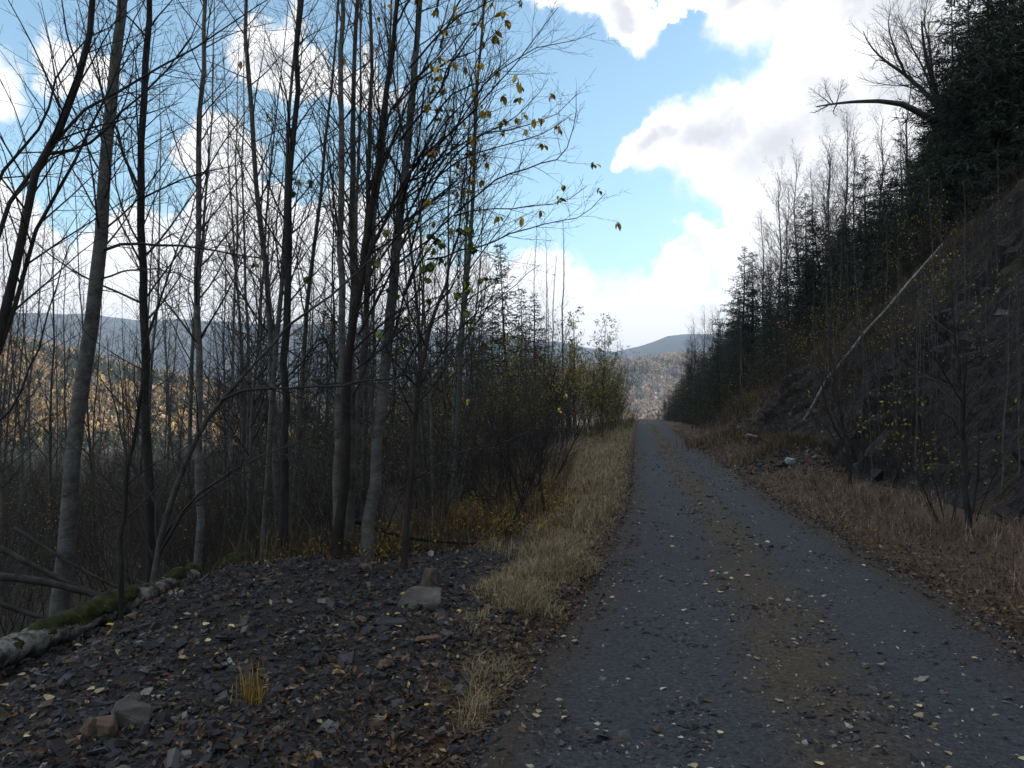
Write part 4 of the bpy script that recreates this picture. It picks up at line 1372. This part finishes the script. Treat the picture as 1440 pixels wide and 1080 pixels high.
GB2 = 'bare broadleaf trees on the right hillside'
LB2 = 'leafless broadleaf tree among the spruces on the right hillside'
bt = [
    make_bare_tree('bare_tree', 'leafless pale trunked tree among the spruces on the right hillside', 'tree', 12.0, .10, M['pale_bark'], M['twig_pale'], 36, (.35, 1), .5, 3.0, 6, 7, up=.45, group=GB2, rmin=.004, wigt=.10),
    make_bare_tree('bare_tree', 'leafless grey crooked tree among the spruces on the right hillside', 'tree', 10.5, .085, M['grey_bark'], M['twig_pale'], 36, (.3, 1), .55, 2.8, 6, 7, up=.4, group=GB2, rmin=.004, wigt=.12),
]
BH = [12.0, 10.5]
for i, (px, m, yt, lb) in enumerate([(1075, 5, 300, 'bare birch with raised twiggy crown, leftmost of the skyline birches'), (1100, 5, 236, 'tall bare birch above the small spruces, its crown open to the clouds'), (1130, 5, 212, 'bare tree with wide fan of fine twigs directly behind the full spruce'),
                                     (1165, 5, 186, 'bare tree with forked top, left of the highest bare crown'), (1192, 5, 158, 'highest of the slim bare trees, left of the broad dark spruce'), (1250, 5, 158, 'bare tree poking up behind the pointed spruce'),
                                     (1112, 8, 262, None), (1148, 8, 236, None), (1178, 8, 206, None), (1205, 7, 172, None), (1085, 8, 320, None), (1062, 6, 380, None), (1290, 4, 90, None), (1325, 4, 60, None), (1160, 10, 250, None)]):
    put_top(bt[i % 2], BH[i % 2], px, m, yt, lb)
for i in range(14):
    px = random.uniform(960, 1430); m = random.uniform(.8, 14)
    p = slope_point(px, m)
    skyl = np.interp(px, [960, 1000, 1045, 1140, 1220, 1330, 1440], [420, 420, 380, 300, 260, 150, 0])
    top = at(px, skyl + random.uniform(0, 200), p[1])[2]
    s = (top - p[2]) / 11.5
    if s > .15:
        put(bt[i % 2], p, min(s, 1.2))
for (px, d, s) in [(975, 92, .95), (985, 86, 1.0), (965, 104, .9), (995, 80, .95), (1005, 74, .9), (1015, 70, .8), (972, 112, .9), (948, 120, .55), (935, 132, .45)]:
    p = at(px, 575, d); x, y = p[0], p[1]
    put(bt[1], (x, y, hz(x, y)), s)

# the gnarled tree whose limb reaches out level over the slope
gp = slope_point(1345, 3.0)
gd = gp[1]
def gpx(*pp): return [at(a, b, gd + c) for a, b, c in pp]
foreground_tree('gnarled_tree', 'gnarled bare tree on the skyline with one long limb held out level to the left', 'tree',
                [gp, at(1345, 260, gd), at(1335, 205, gd), at(1326, 165, gd), at(1310, 110, gd), at(1300, 70, gd), at(1296, 30, gd)], [.30, .27, .24, .2, .12, .07, .03], M['dark_bark'], M['twig_pale'],
                nb=14, tr=(.4, 1), ang=.7, blen=2.6, d2=6, d3=7, up=.4, rmin=.005, l2=.62, l3=.5,
                extra=[(gpx((1328, 172, 0), (1290, 158, -.3), (1272, 147, -.5), (1235, 142, -.8), (1200, 143, -1), (1170, 146, -1.2), (1148, 150, -1.3)), .15, .02),
                       (gpx((1172, 146, -1.2), (1162, 128, -1.3), (1160, 112, -1.4)), .022, 15), (gpx((1168, 146, -1.2), (1150, 132, -1.5), (1140, 124, -1.6)), .022, 15), (gpx((1176, 146, -1.2), (1182, 125, -1), (1186, 112, -1)), .022, 15), (gpx((1166, 147, -1.2), (1150, 156, -1.0), (1141, 158, -1)), .03, 15), (gpx((1176, 147, -1.2), (1172, 158, -1.4), (1178, 163, -1.4)), .03, 15),
                       (gpx((1322, 155, 0), (1290, 120, .3), (1262, 98, .5), (1238, 80, .6), (1222, 62, .8), (1214, 44, .8)), .11, 4),
                       (gpx((1275, 108, .4), (1262, 80, .2), (1250, 40, .2), (1252, 8, 0)), .06, 7), (gpx((1262, 98, .4), (1235, 84, .2), (1226, 98, .2)), .04, 8),
                       (gpx((1318, 150, 0), (1300, 100, -.3), (1280, 60, -.4), (1262, 20, -.5)), .06, 7),
                       (gpx((1312, 120, 0), (1308, 70, .3), (1300, 30, .3), (1306, -10, .4)), .06, 7)])

# thin pale trunks and saplings on and below the cut
sap = make_bare_tree('birch_sapling', 'thin pale sapling on the dark cut slope', 'sapling', 5.2, .026, M['grey_bark'], M['twig_pale'], 18, (.3, 1), .6, .7, 5, 5, up=.4, group='thin saplings along the foot of the right cut slope')
for (px, py, hpx, lb) in [(1300, 690, 330, 'pale thin birch stem, tallest of the group at the foot of the cut'), (1290, 694, 300, 'slim stem touching the tallest pale birch stem at the foot of the cut'), (1277, 680, 280, None), (1308, 672, 300, None), (1226, 690, 200, None), (1405, 720, 340, 'pale slender sapling right of the dark leaning tree'), (1430, 700, 300, None),
                          (1266, 670, 230, None), (1335, 700, 160, None), (1255, 660, 170, None), (1212, 660, 210, None), (1240, 670, 190, None), (1318, 665, 260, None), (1195, 665, 150, None)]:
    q = ground_at(px, py)
    s = hpx * q[1] / FOC / 5.2
    put(sap, q, s, label=lb, tilt=(random.gauss(0, .02), random.gauss(0, .02)))
for (px, py, hpx) in [(1105, 548, 140), (1020, 560, 110), (1046, 566, 100), (1075, 560, 120), (1130, 540, 100), (1160, 520, 130), (1200, 500, 150), (1245, 470, 170), (1380, 560, 200), (1345, 520, 200), (1360, 460, 220), (1420, 520, 260), (1325, 440, 200), (1400, 420, 240), (1435, 600, 220)] + [(random.uniform(1130, 1440), random.uniform(470, 660), random.uniform(110, 260)) for _ in range(34)]:
    q = ground_at(px, py); put(sap, q, hpx * q[1] / FOC / 5.2, label='thin sapling growing high on the dark cut slope', group='thin saplings high on the right cut slope')
q = ground_at(1362, 748); qd = q[1]
foreground_tree('dark_sapling', 'dark slim tree forked low at the foot of the cut, its dead twigs drooping', 'tree', [q, at(1360, 690, qd), at(1357, 620, qd), at(1352, 560, qd), at(1346, 500, qd), at(1340, 430, qd), at(1338, 380, qd)], [.044, .038, .032, .026, .020, .012, .005], M['dark_bark'], M['twig'], nb=14, tr=(.3, 1), ang=.9, blen=1.6, d2=4, d3=5, up=-.1,
                extra=[(gp2, .022) for gp2 in [[at(1360, 735, qd), at(1372, 700, qd), at(1376, 640, qd), at(1374, 560, qd)], [at(1357, 625, qd), at(1340, 590, qd), at(1310, 575, qd), at(1290, 580, qd)]]])
q = ground_at(1198, 690); qd = q[1]
foreground_tree('dark_sapling', 'dark leafless sapling of two stems leaning left beside the stony mound', 'tree', [q, at(1192, 640, qd), at(1184, 590, qd), at(1176, 540, qd), at(1166, 480, qd)], [.040, .034, .028, .018, .008], M['dark_bark'], M['twig'], nb=10, tr=(.3, 1), ang=.7, blen=1.3, d2=4, d3=4,
                extra=[([at(1196, 670, qd), at(1180, 625, qd), at(1150, 590, qd), at(1120, 565, qd)], .024), ([at(1190, 630, qd), at(1165, 580, qd), at(1155, 530, qd), at(1150, 480, qd)], .022)])
# brush on the cut and the verge
GR = 'bare brush on the right hand slope'
rb = make_bare_tree('hillside_brush', 'low reddish leafless brush on the right hand slope', 'shrub', 2.2, .012, M['red_bark'], M['twig'], 9, (.15, 1), .65, .8, 7, 8, stems=6, spread=.5, group=GR)
rb2 = make_bare_tree('hillside_brush', 'taller dark brush with a few yellow leaves on the right hand slope', 'shrub', 2.8, .014, M['dark_bark'], M['twig'], 9, (.2, 1), .6, .9, 6, 7, stems=5, spread=.4, group=GR, leaves=(90, .06, [(.16, .13, .02), (.32, .25, .04)], (2, 2), .2))
n = 0
while n < 290:
    d = 11 + 75 * random.random() ** 1.5
    t = random.uniform(.2, 12) if n % 2 else random.uniform(-1.3, 6)
    y = d; x = road_r(y) + TOE + t
    if x / y > .72:
        continue
    if d < 24 and t < 7 and random.random() < .2:
        continue
    put(random.choice([rb, rb2]), (x, y, hz(x, y)), random.uniform(.65, 1.25) * (1.3 if t > cut_h(y) / 1.25 else .95)); n += 1
wd = make_bare_tree('dead_weed_clump', 'reddish brown patch of dead stems on the right verge', 'weed clump', .55, .004, M['red_bark'], M['red_bark'], 6, (.2, 1), .5, .22, 12, 8, stems=9, spread=.7, group='dead weed patches on the right verge', rmin=.0012)
n = 0
while n < 70:
    y = 7.5 + 40 * random.random() ** 1.6; x = road_r(y) + random.uniform(.7, 3.4)
    put(wd, (x, y, hz(x, y)), random.uniform(.6, 1.3)); n += 1
yh = make_bare_tree('leafy_bush', 'small bush holding a few yellow leaves on the dark hillside', 'bush', 2.4, .012, M['dark_bark'], M['twig'], 8, (.2, 1), .6, .8, 6, 6, stems=4, spread=.4, leaves=(70, .12, [(.34, .28, .04), (.45, .32, .05), (.2, .19, .03)], (3, 2, 2), .15), group='yellow leaved bushes on the right hillside')
for (px, py) in [(1120, 500), (1130, 515), (1012, 560), (990, 585), (1150, 490), (1215, 430), (1250, 400), (1130, 480), (965, 590), (1290, 380), (1330, 430)]:
    q = ground_at(px, py); put(yh, q, random.uniform(.7, 1.1))

# low plants turning yellow under the trees, left
lw = make_bare_tree('low_plant', 'low weedy plant with yellow and orange leaves beside the dark fallen pole', 'plant', .42, .004, M['red_bark'], M['red_bark'], 5, (.2, 1), .8, .2, 8, 5, stems=7, spread=.8, leaves=(110, .045, [(.20, .10, .02), (.27, .19, .03), (.11, .11, .025), (.16, .07, .025)], (3, 3, 3, 2), .25), group='low yellowing plants between the trunk clump and the grass verge', rmin=.0012)
for i in range(46):
    y = random.uniform(7.8, 15); x = float(road_l(y) - edge_u(y)) + random.gauss(-.1, .55)
    put(lw, (x, y, hz(x, y)), random.uniform(.6, 1.25))


# ------------------------------------------------------------------ far woods (one mass, thousands of crowns)
def far_woods(name, n, ymin, ymax, azr, acc, hgt, ntri, cols_fn, tri=.13):
    az = rng.uniform(azr[0], azr[1], n); r = np.sqrt(rng.uniform(ymin ** 2, ymax ** 2, n))
    x, y = r * np.sin(az), r * np.cos(az)
    k = acc(x, y); x, y = x[k], y[k]; n = len(x)
    z = h(x, y)
    con = fbm(x * .012, y * .012, 4, 21) + .4 * fbm(x * .05, y * .05, 3, 22) + rng.normal(0, .12, n) > .06
    H = hgt * rng.uniform(.6, 1.25, n)
    q = rng.random((n, ntri))
    wid = np.where(con[:, None], (1 - q) * .19 + .02, np.sqrt(np.maximum(q - .25, 0) * (1.02 - q)) * .42 + .02) * H[:, None]
    a = rng.uniform(0, 6.28, (n, ntri))
    c = np.stack([x[:, None] + wid * .55 * np.cos(a), y[:, None] + wid * .55 * np.sin(a), z[:, None] + H[:, None] * (.05 + .92 * q)], -1).reshape(-1, 3)
    sz = (np.repeat(H, ntri) * tri)[:, None]
    e1 = norm(rng.normal(0, 1, (len(c), 3))) * sz; e2 = norm(rng.normal(0, 1, (len(c), 3)) + np.array([0, 0, .8])) * sz * 1.3
    V = np.stack([c - e1 - e2 * .4, c + e1 - e2 * .4, c + e2], 1).reshape(-1, 3)
    F = np.arange(len(V)).reshape(-1, 3)
    tint = cols_fn(n, con, x, y)
    link(name, mesh(name, V, F, M['foliage'], False, tint=np.repeat(tint, ntri * 3, 0)), kind='stuff')


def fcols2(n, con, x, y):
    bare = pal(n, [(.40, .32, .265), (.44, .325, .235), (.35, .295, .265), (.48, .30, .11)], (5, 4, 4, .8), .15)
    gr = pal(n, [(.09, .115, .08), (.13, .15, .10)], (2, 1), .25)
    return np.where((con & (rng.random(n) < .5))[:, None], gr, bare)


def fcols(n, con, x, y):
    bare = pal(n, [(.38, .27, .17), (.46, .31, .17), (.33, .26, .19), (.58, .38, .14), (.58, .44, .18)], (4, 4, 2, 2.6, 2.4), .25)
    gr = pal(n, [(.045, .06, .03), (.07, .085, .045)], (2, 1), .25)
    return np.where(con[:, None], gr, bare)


far_woods('far_woods', 15000, 340, 1500, (math.radians(-38), math.radians(-14)), lambda x, y: rng.random(len(x)) < .9, 9, 14, fcols)
far_woods('far_woods', 9000, 500, 1700, (math.radians(3), math.radians(14)), lambda x, y: rng.random(len(x)) < 1.0, 11, 14, fcols2)
far_woods('far_woods', 2600, 190, 440, (math.radians(-2), math.radians(13)), lambda x, y: np.abs(x - .5 * (road_l(y) + road_r(y))) > 4, 8, 46, fcols2, .06)

# ------------------------------------------------------------------ logs, poles, boulders, single stones, leaves
def log_thing(name, label, cat, pts, r0, r1, mat, sides=14, k=24, lump=.08, group=None, end=True):
    pts = np.asarray(pts, float)
    base = pts[0].copy()
    p = resample(pts - base, k)
    R = np.linspace(r0, r1, k) * (1 + rng.normal(0, lump * .4, k))
    d0 = norm(p[1] - p[0]); d1 = norm(p[-1] - p[-2])
    if end:
        p = np.concatenate([p[:1], p, p[-1:]]); p[0] -= d0 * 1e-3; p[-1] += d1 * 1e-3
        R = np.concatenate([[1e-4], R, [1e-4]])
    V, F = tubes(p[None], R[None], sides)
    V = V + (np.stack([fbm(V[:, 1] * 9, V[:, 2] * 9, 3, 70), fbm(V[:, 0] * 9, V[:, 2] * 9, 3, 71), fbm(V[:, 0] * 9, V[:, 1] * 9, 3, 72)], 1)) * r0 * lump * 2
    root = thing(name, label, cat, base, group)
    link('trunk', mesh('trunk', V, F, mat, True), root)
    return root, p, R


# mossy birch log along the bank's left rim
a = ground_at(-40, 965); b = ground_at(268, 822)
a[:] = at(-60, 960, 4.9); b[:] = at(272, 826, 7.4)
ax_, bx_ = a.copy(), b.copy()
lpts = []
for i, s in enumerate(np.linspace(0, 1, 7)):
    q = a * (1 - s) + b * s
    lpts.append([q[0], q[1], float(gz(np.array([q[0]]), np.array([q[1]]))[0]) * .4 + .6 * q[2] + .12 + .012 * math.sin(i * 2)])
lroot, lp, lR = log_thing('fallen_log', 'rotting birch log furred with moss, white bark showing, along the rim of the gravel bank', 'log', lpts, .105, .085, M['log_bark'], 16, 46, .13)
# moss: a ragged skin that swells out of the bark only where it grows
kk, sd = 150, 30
sp_ = resample(lp[1:-1], kk); rad = np.interp(np.linspace(0, 1, kk), np.linspace(0, 1, len(lR) - 2), lR[1:-1])
V, F = tubes(sp_[None], rad[None], sd)
cen = np.repeat(sp_, sd, 0); rd = norm(V - cen); along = np.repeat(np.linspace(0, 3.2, kk), sd)
gr = .9 * fbm(along * 2.1, rd[:, 2] * .9, 3, 84) + .35 * fbm(along * 9, rd[:, 2] * 4 + rd[:, 0] * 2, 3, 85) + .26 * rd[:, 2] - .16 + .3 * np.exp(-(along / .25) ** 2)
thick_ = np.clip(gr, -.25, .5) * .085 + .004 * rng.normal(0, 1, len(V)) - .004
V = cen + rd * (np.linalg.norm(V - cen, axis=1) + thick_)[:, None]
link('moss', mesh('moss', V, F, M['moss'], True), lroot)
# moss-grown root plate at the upper end
q = np.array(lpts[-1])


def lumpy(name, c, r, mat, label, cat, seed=0, flat=.6, parent=None):
    import bmesh
    bm = bmesh.new(); bmesh.ops.create_icosphere(bm, subdivisions=4, radius=1)
    V = np.array([v.co[:] for v in bm.verts]); F = np.array([[v.index for v in f.verts] for f in bm.faces]); bm.free()
    V = V * (1 + .35 * fbm(V[:, 0] * 1.7 + V[:, 2], V[:, 1] * 1.7 - V[:, 2], 4, seed)[:, None]) * np.array([r, r * .8, r * flat])
    o = link(name, mesh(name, V, F, mat, True), parent, loc=c)
    return tag(o, label, cat) if label else o


g1 = ground_at(296, 818)
lumpy('mossy_stump', (g1[0], 7.75, hz(g1[0], 7.75) + .02), .17, M['moss'], 'low dark moss-grown stump touching the upper end of the mossy log', 'stump', 3, .8)

# dead poles lying through the lower left trees
POLES = [
    ([(-30, 755), (83, 813), (175, 850)], 6.6, 6.3, .028, 'dead dark pole sloping down right, uppermost of those behind the mossy log'),
    ([(20, 742), (104, 795), (190, 838)], 7.0, 6.7, .018, 'thin dead pole just above the mossy log, crossing the thick aspen'),
    ([(-40, 808), (60, 818), (172, 846)], 6.4, 6.3, .04, 'thickest dead pole lying almost level behind the mossy log'),
    ([(-40, 835), (60, 868), (150, 880)], 6.2, 6.2, .022, 'dead pole lowest behind the mossy log at the left edge'),
    ([(500, 733), (570, 755), (640, 763), (690, 766)], 8.8, 9.4, .028, 'dark dead pole lying level right of the trunk clump'),
    ([(618, 660), (690, 702)], 13.5, 13.0, .04, 'weathered grey fallen trunk lying in the thicket beyond the clump'),
]
for pix, d0, d1, r0, lb in POLES:
    P = [at(px, py, dd) for (px, py), dd in zip(pix, np.linspace(d0, d1, len(pix)))]
    log_thing('dead_pole', lb, 'pole', P, r0, r0 * .6, M['dead_wood'] if r0 > .045 else M['dark_bark'], 7, 14, .1)
P = [at(660, 778, 9.0), at(682, 752, 9.0), at(702, 735, 9.0)]
log_thing('dead_branch', 'pale broken branch stub standing up from the brush behind the boulders', 'branch', P, .012, .005, M['dead_wood'], 6, 8)

# leaning birch on the cut slope
lo = ground_at(1113, 622)
hi_ = ground_at(1326, 368)
L_ = np.linspace(0, 1, 9)[:, None]
pts = lo[None] * (1 - L_) + hi_[None] * L_
pts[:, 2] += .25 * np.sin(L_[:, 0] * 3.14) * .6
gap = np.max(h(pts[:, 0], pts[:, 1]) + .32 - pts[:, 2])
pts[:, 2] += max(0, gap) * np.clip(L_[:, 0] * 4, .15, 1)
pts = list(pts + rng.normal(0, .02, pts.shape))
log_thing('fallen_birch', 'long slim white birch trunk lying up the dark cut slope', 'log', pts, .045, .04, M['birch'], 9, 30, .05)
lo = ground_at(1098, 622)
log_thing('dead_branch', 'dark stub beside the foot of the white fallen birch', 'branch', [lo + np.array([0, 0, .05]), ground_at(1130, 598) + np.array([0, 0, .12])], .045, .02, M['dead_wood'], 7, 8)
c0, c1 = ground_at(1038, 606), ground_at(1052, 616)
for pa, pb, r, lb in [((1038, 606), (1051, 617), .11, 'short white birch log pointing down the stony mound'), ((1051, 617), (1064, 619), .05, 'thin pale birch piece at the lower end of the short white log')]:
    A, B = ground_at(*pa) + np.array([0, -.1, .16]), ground_at(*pb) + np.array([0, -.1, .12])
    log_thing('birch_log', lb, 'log', [A, (A + B) / 2, B], r, r * .8, M['birch'], 9, 8, .05)


# boulders: convex blocks of broken rock
def rock_mesh(name, seed, dims, mat, npts=16, fine=True):
    import bmesh
    r_ = np.random.default_rng(seed)
    p = norm(r_.normal(0, 1, (npts, 3))) * r_.uniform(.8, 1.05, (npts, 1))
    p = np.sign(p) * np.abs(p) ** .7 * np.array(dims) * .5
    bm = bmesh.new()
    for v in p:
        bm.verts.new(v)
    res = bmesh.ops.convex_hull(bm, input=bm.verts)
    bmesh.ops.delete(bm, geom=list({e for e in res['geom_interior'] + res['geom_unused'] if isinstance(e, bmesh.types.BMVert)}), context='VERTS')
    if fine:
        bmesh.ops.bevel(bm, geom=bm.edges[:], offset=min(dims) * .035, segments=1, affect='EDGES')
        bmesh.ops.triangulate(bm, faces=bm.faces[:])
        bmesh.ops.subdivide_edges(bm, edges=bm.edges[:], cuts=2, use_grid_fill=True)
        bm.normal_update()
        for v in bm.verts:
            c = v.co / max(dims)
            n = float(fbm(np.array([c.x * 7 + c.z * 3]), np.array([c.y * 7 - c.z * 4]), 4, seed)[0])
            v.co += v.normal * n * max(dims) * .045 if v.normal.length else v.co * 0
    me = bpy.data.meshes.new(name)
    bm.to_mesh(me); bm.free()
    me.materials.append(mat)
    return me


def boulder(name, label, px, py, dims, mat, seed, rot=(0, 0, 0), lift=.3):
    q = ground_at(px, py)
    z = float(gz(np.array([q[0]]), np.array([q[1]]))[0])
    o = link(name, rock_mesh(name, seed, dims, mat), loc=(q[0], q[1], z + dims[2] * lift))
    o.rotation_euler = rot
    return tag(o, label, 'rock')


boulder('boulder', 'broad flat grey boulder at the edge of the grass, below the rounded one', 592, 858, (.40, .30, .20), M['grey_stone'], 4, (0, .05, .1), .32)
boulder('boulder', 'rounded brown grey boulder behind the broad flat boulder', 606, 832, (.25, .22, .22), M['brown_stone'], 9, (0, 0, .5), .42)
boulder('boulder', 'largest grey stone in the gravel bank, tilted, near the bottom left corner', 182, 1030, (.20, .13, .17), M['grey_stone'], 15, (.3, .5, .4), .28)
boulder('boulder', 'reddish brown upright stone left of the largest grey stone in the gravel', 150, 1048, (.10, .09, .14), M['brown_stone'], 21, (.2, -.15, .2), .3)
boulder('boulder', 'brown stone pale on one face, between the reddish upright stone and the left edge', 128, 1046, (.08, .07, .11), M['brown_stone'], 22, (.1, .3, 1.2), .3)
boulder('boulder', 'dark flat slab of shale on the bank left of the boulders', 551, 884, (.27, .15, .07), M['shale'], 31, (.05, .12, .2), .3)
boulder('boulder', 'flat brown shale block below the flat slab on the bank', 600, 905, (.22, .16, .06), M['brown_stone'], 32, (.05, .05, .6), .3)
boulder('boulder', 'pale blue grey stone on the mound by the right verge', 1112, 653, (.34, .28, .22), M['pale_stone'], 41, (.1, .1, .3), .35)
boulder('boulder', 'dull grey stone half sunk in the middle of the left verge grass', 806, 690, (.55, .35, .14), M['grey_stone'], 43, (0, 0, .3), .3)

# stones that can be told apart: parts of the bank, the road and the ground
protos = [rock_mesh('stone', 100 + i, (1, random.uniform(.6, .9), random.uniform(.25, .55)), m, 11, False) for i, m in enumerate([M['shale']] * 7 + [M['grey_stone']] * 2 + [M['brown_stone']] * 2)]


def stones(parent, x, y, size, tilt=.25, lift=.12):
    for xx, yy, s in zip(x, y, size):
        z = float(gz(np.array([xx]), np.array([yy]))[0])
        o = link('stone', random.choice(protos), parent, (xx, yy, z + s * lift))
        o.rotation_euler = (random.gauss(0, tilt), random.gauss(0, tilt), random.uniform(0, 6.28))
        o.scale = (s, s, s)


n = 420
y = near_sample(n, 2.6, 8.0, 1.5); x = rng.uniform(-3.3, .4, n)
k = (x < road_l(y) - .1); x, y = x[k][:290], y[k][:290]
stones(bank, x, y, np.minimum(rng.lognormal(math.log(.052), .42, len(x)), .14) * np.clip(.55 + y * .11, .8, 1.3))
n = 130
y = near_sample(n, 2.7, 12, 1.5); t = rng.uniform(.05, .97, n); x = road_l(y) + (road_r(y) - road_l(y)) * t
stones(road, x, y, rng.lognormal(math.log(.03), .35, n) * (.7 + .08 * y), .12, .05)
n = 120
y = near_sample(n, 10, 45, 1.2); t = rng.uniform(.2, 1, n) * np.minimum(cut_h(y) / 1.25, 7); x = road_r(y) + TOE + t
stones(ground, x, y, np.minimum(rng.lognormal(math.log(.32), .4, n), .9), .5, .1)

# fallen leaves big enough to single out
GF = 'pale yellow leaves lying on the gravel road'
n = 85
y = near_sample(n, 2.9, 14, 1.5); t = rng.uniform(.03, .97, n)
for i in range(n):
    xx = float(road_l(y[i]) + (road_r(y[i]) - road_l(y[i])) * t[i])
    o = put_leaf(FLEAF, None, (xx, y[i], float(road_z(xx, y[i])) + .014), random.uniform(.03, .058) * (1 + .015 * y[i]), False, 'fallen_leaf')
    tag(o, 'pale yellow leaf lying on the gravel road', 'leaf', GF)
GF2 = 'yellow leaves lying among the stones of the gravel bank'
n = 60
y = near_sample(n, 2.7, 8, 1.4); x = rng.uniform(-3.2, .3, n)
for i in range(n):
    if x[i] > road_l(y[i]) - .1:
        continue
    o = put_leaf(LEAF if i % 2 else FLEAF, None, (x[i], y[i], float(gz(x[i:i + 1], y[i:i + 1])[0]) + .035), random.uniform(.035, .065), False, 'fallen_leaf')
    tag(o, 'yellow leaf lying among the stones of the gravel bank', 'leaf', GF2)

# yellow grass tuft and dry umbel stalk on the bank
q = ground_at(356, 995)
bl = blades(q[0] + rng.normal(0, .05, 90), q[1] + rng.normal(0, .04, 90), np.full(90, float(gz(q[0:1], q[1:2])[0])), rng.uniform(.05, .22, 90), np.full(90, .0045), .45, .6)
o = link('grass_tuft', mesh('grass_tuft', bl[0] - q, bl[1], M['blade'], True, tint=np.repeat(pal(90, [(.27, .19, .035), (.21, .14, .03), (.15, .12, .04)], (3, 2, 1), .2), 5, 0)), loc=q)
tag(o, 'lone tuft of yellow grass growing out of the gravel bank', 'grass tuft')
q = ground_at(115, 935)
z0 = float(gz(q[0:1], q[1:2])[0])
stalk = thing('dry_stalk', 'dry umbel stalk standing in front of the mossy log', 'plant', (q[0], q[1], z0))
hh = .17
V, F = tubes(np.array([[[0, 0, 0], [.003, 0, hh * .5], [0, 0, hh]]]), np.array([[.0025, .002, .0018]]), 5)
link('stem', mesh('stem', V, F, M['dead_wood'], True), stalk)
an = np.linspace(0, 6.28, 15)[:-1]
U = np.stack([np.tile([0, 0, hh], (14, 1)), np.stack([.03 * np.cos(an), .03 * np.sin(an), np.full(14, hh + .02)], 1), np.stack([.055 * np.cos(an), .055 * np.sin(an), np.full(14, hh + .025)], 1)], 1)
V, F = tubes(U, np.full((14, 3), .0016), 4)
link('flower_head', mesh('flower_head', V, F, M['dead_wood'], True), stalk)


# ------------------------------------------------------------------ air
import bmesh as _bm
hb = _bm.new()
_bm.ops.create_cube(hb, size=1)
hme = bpy.data.meshes.new('haze'); hb.to_mesh(hme); hb.free()
hm = bpy.data.materials.new('haze'); hm.use_nodes = True
hn = hm.node_tree.nodes
hn.clear()
ho = hn.new('ShaderNodeOutputMaterial'); hv = hn.new('ShaderNodeVolumePrincipled')
hv.inputs['Color'].default_value = (.66, .79, 1.0, 1)
hv.inputs['Density'].default_value = 0.00017
hv.inputs['Anisotropy'].default_value = 0.0
hm.node_tree.links.new(hv.outputs[0], ho.inputs['Volume'])
hme.materials.append(hm)
zs = []
for o_ in list(scene.objects):
    if o_.name.split('.')[0] in ('ground', 'valley_hill', 'mountain'):
        cc = np.empty(len(o_.data.vertices) * 3, dtype=np.float32); o_.data.vertices.foreach_get('co', cc); zs += [cc[2::3].min(), cc[2::3].max()]
zlo, zhi = float(min(zs)) - 1.0, float(max(zs)) + 12.0
hz_ = link('haze', hme, loc=(0, 0, (zlo + zhi) / 2), kind='stuff')
hz_.scale = (12400, 12400, zhi - zlo)
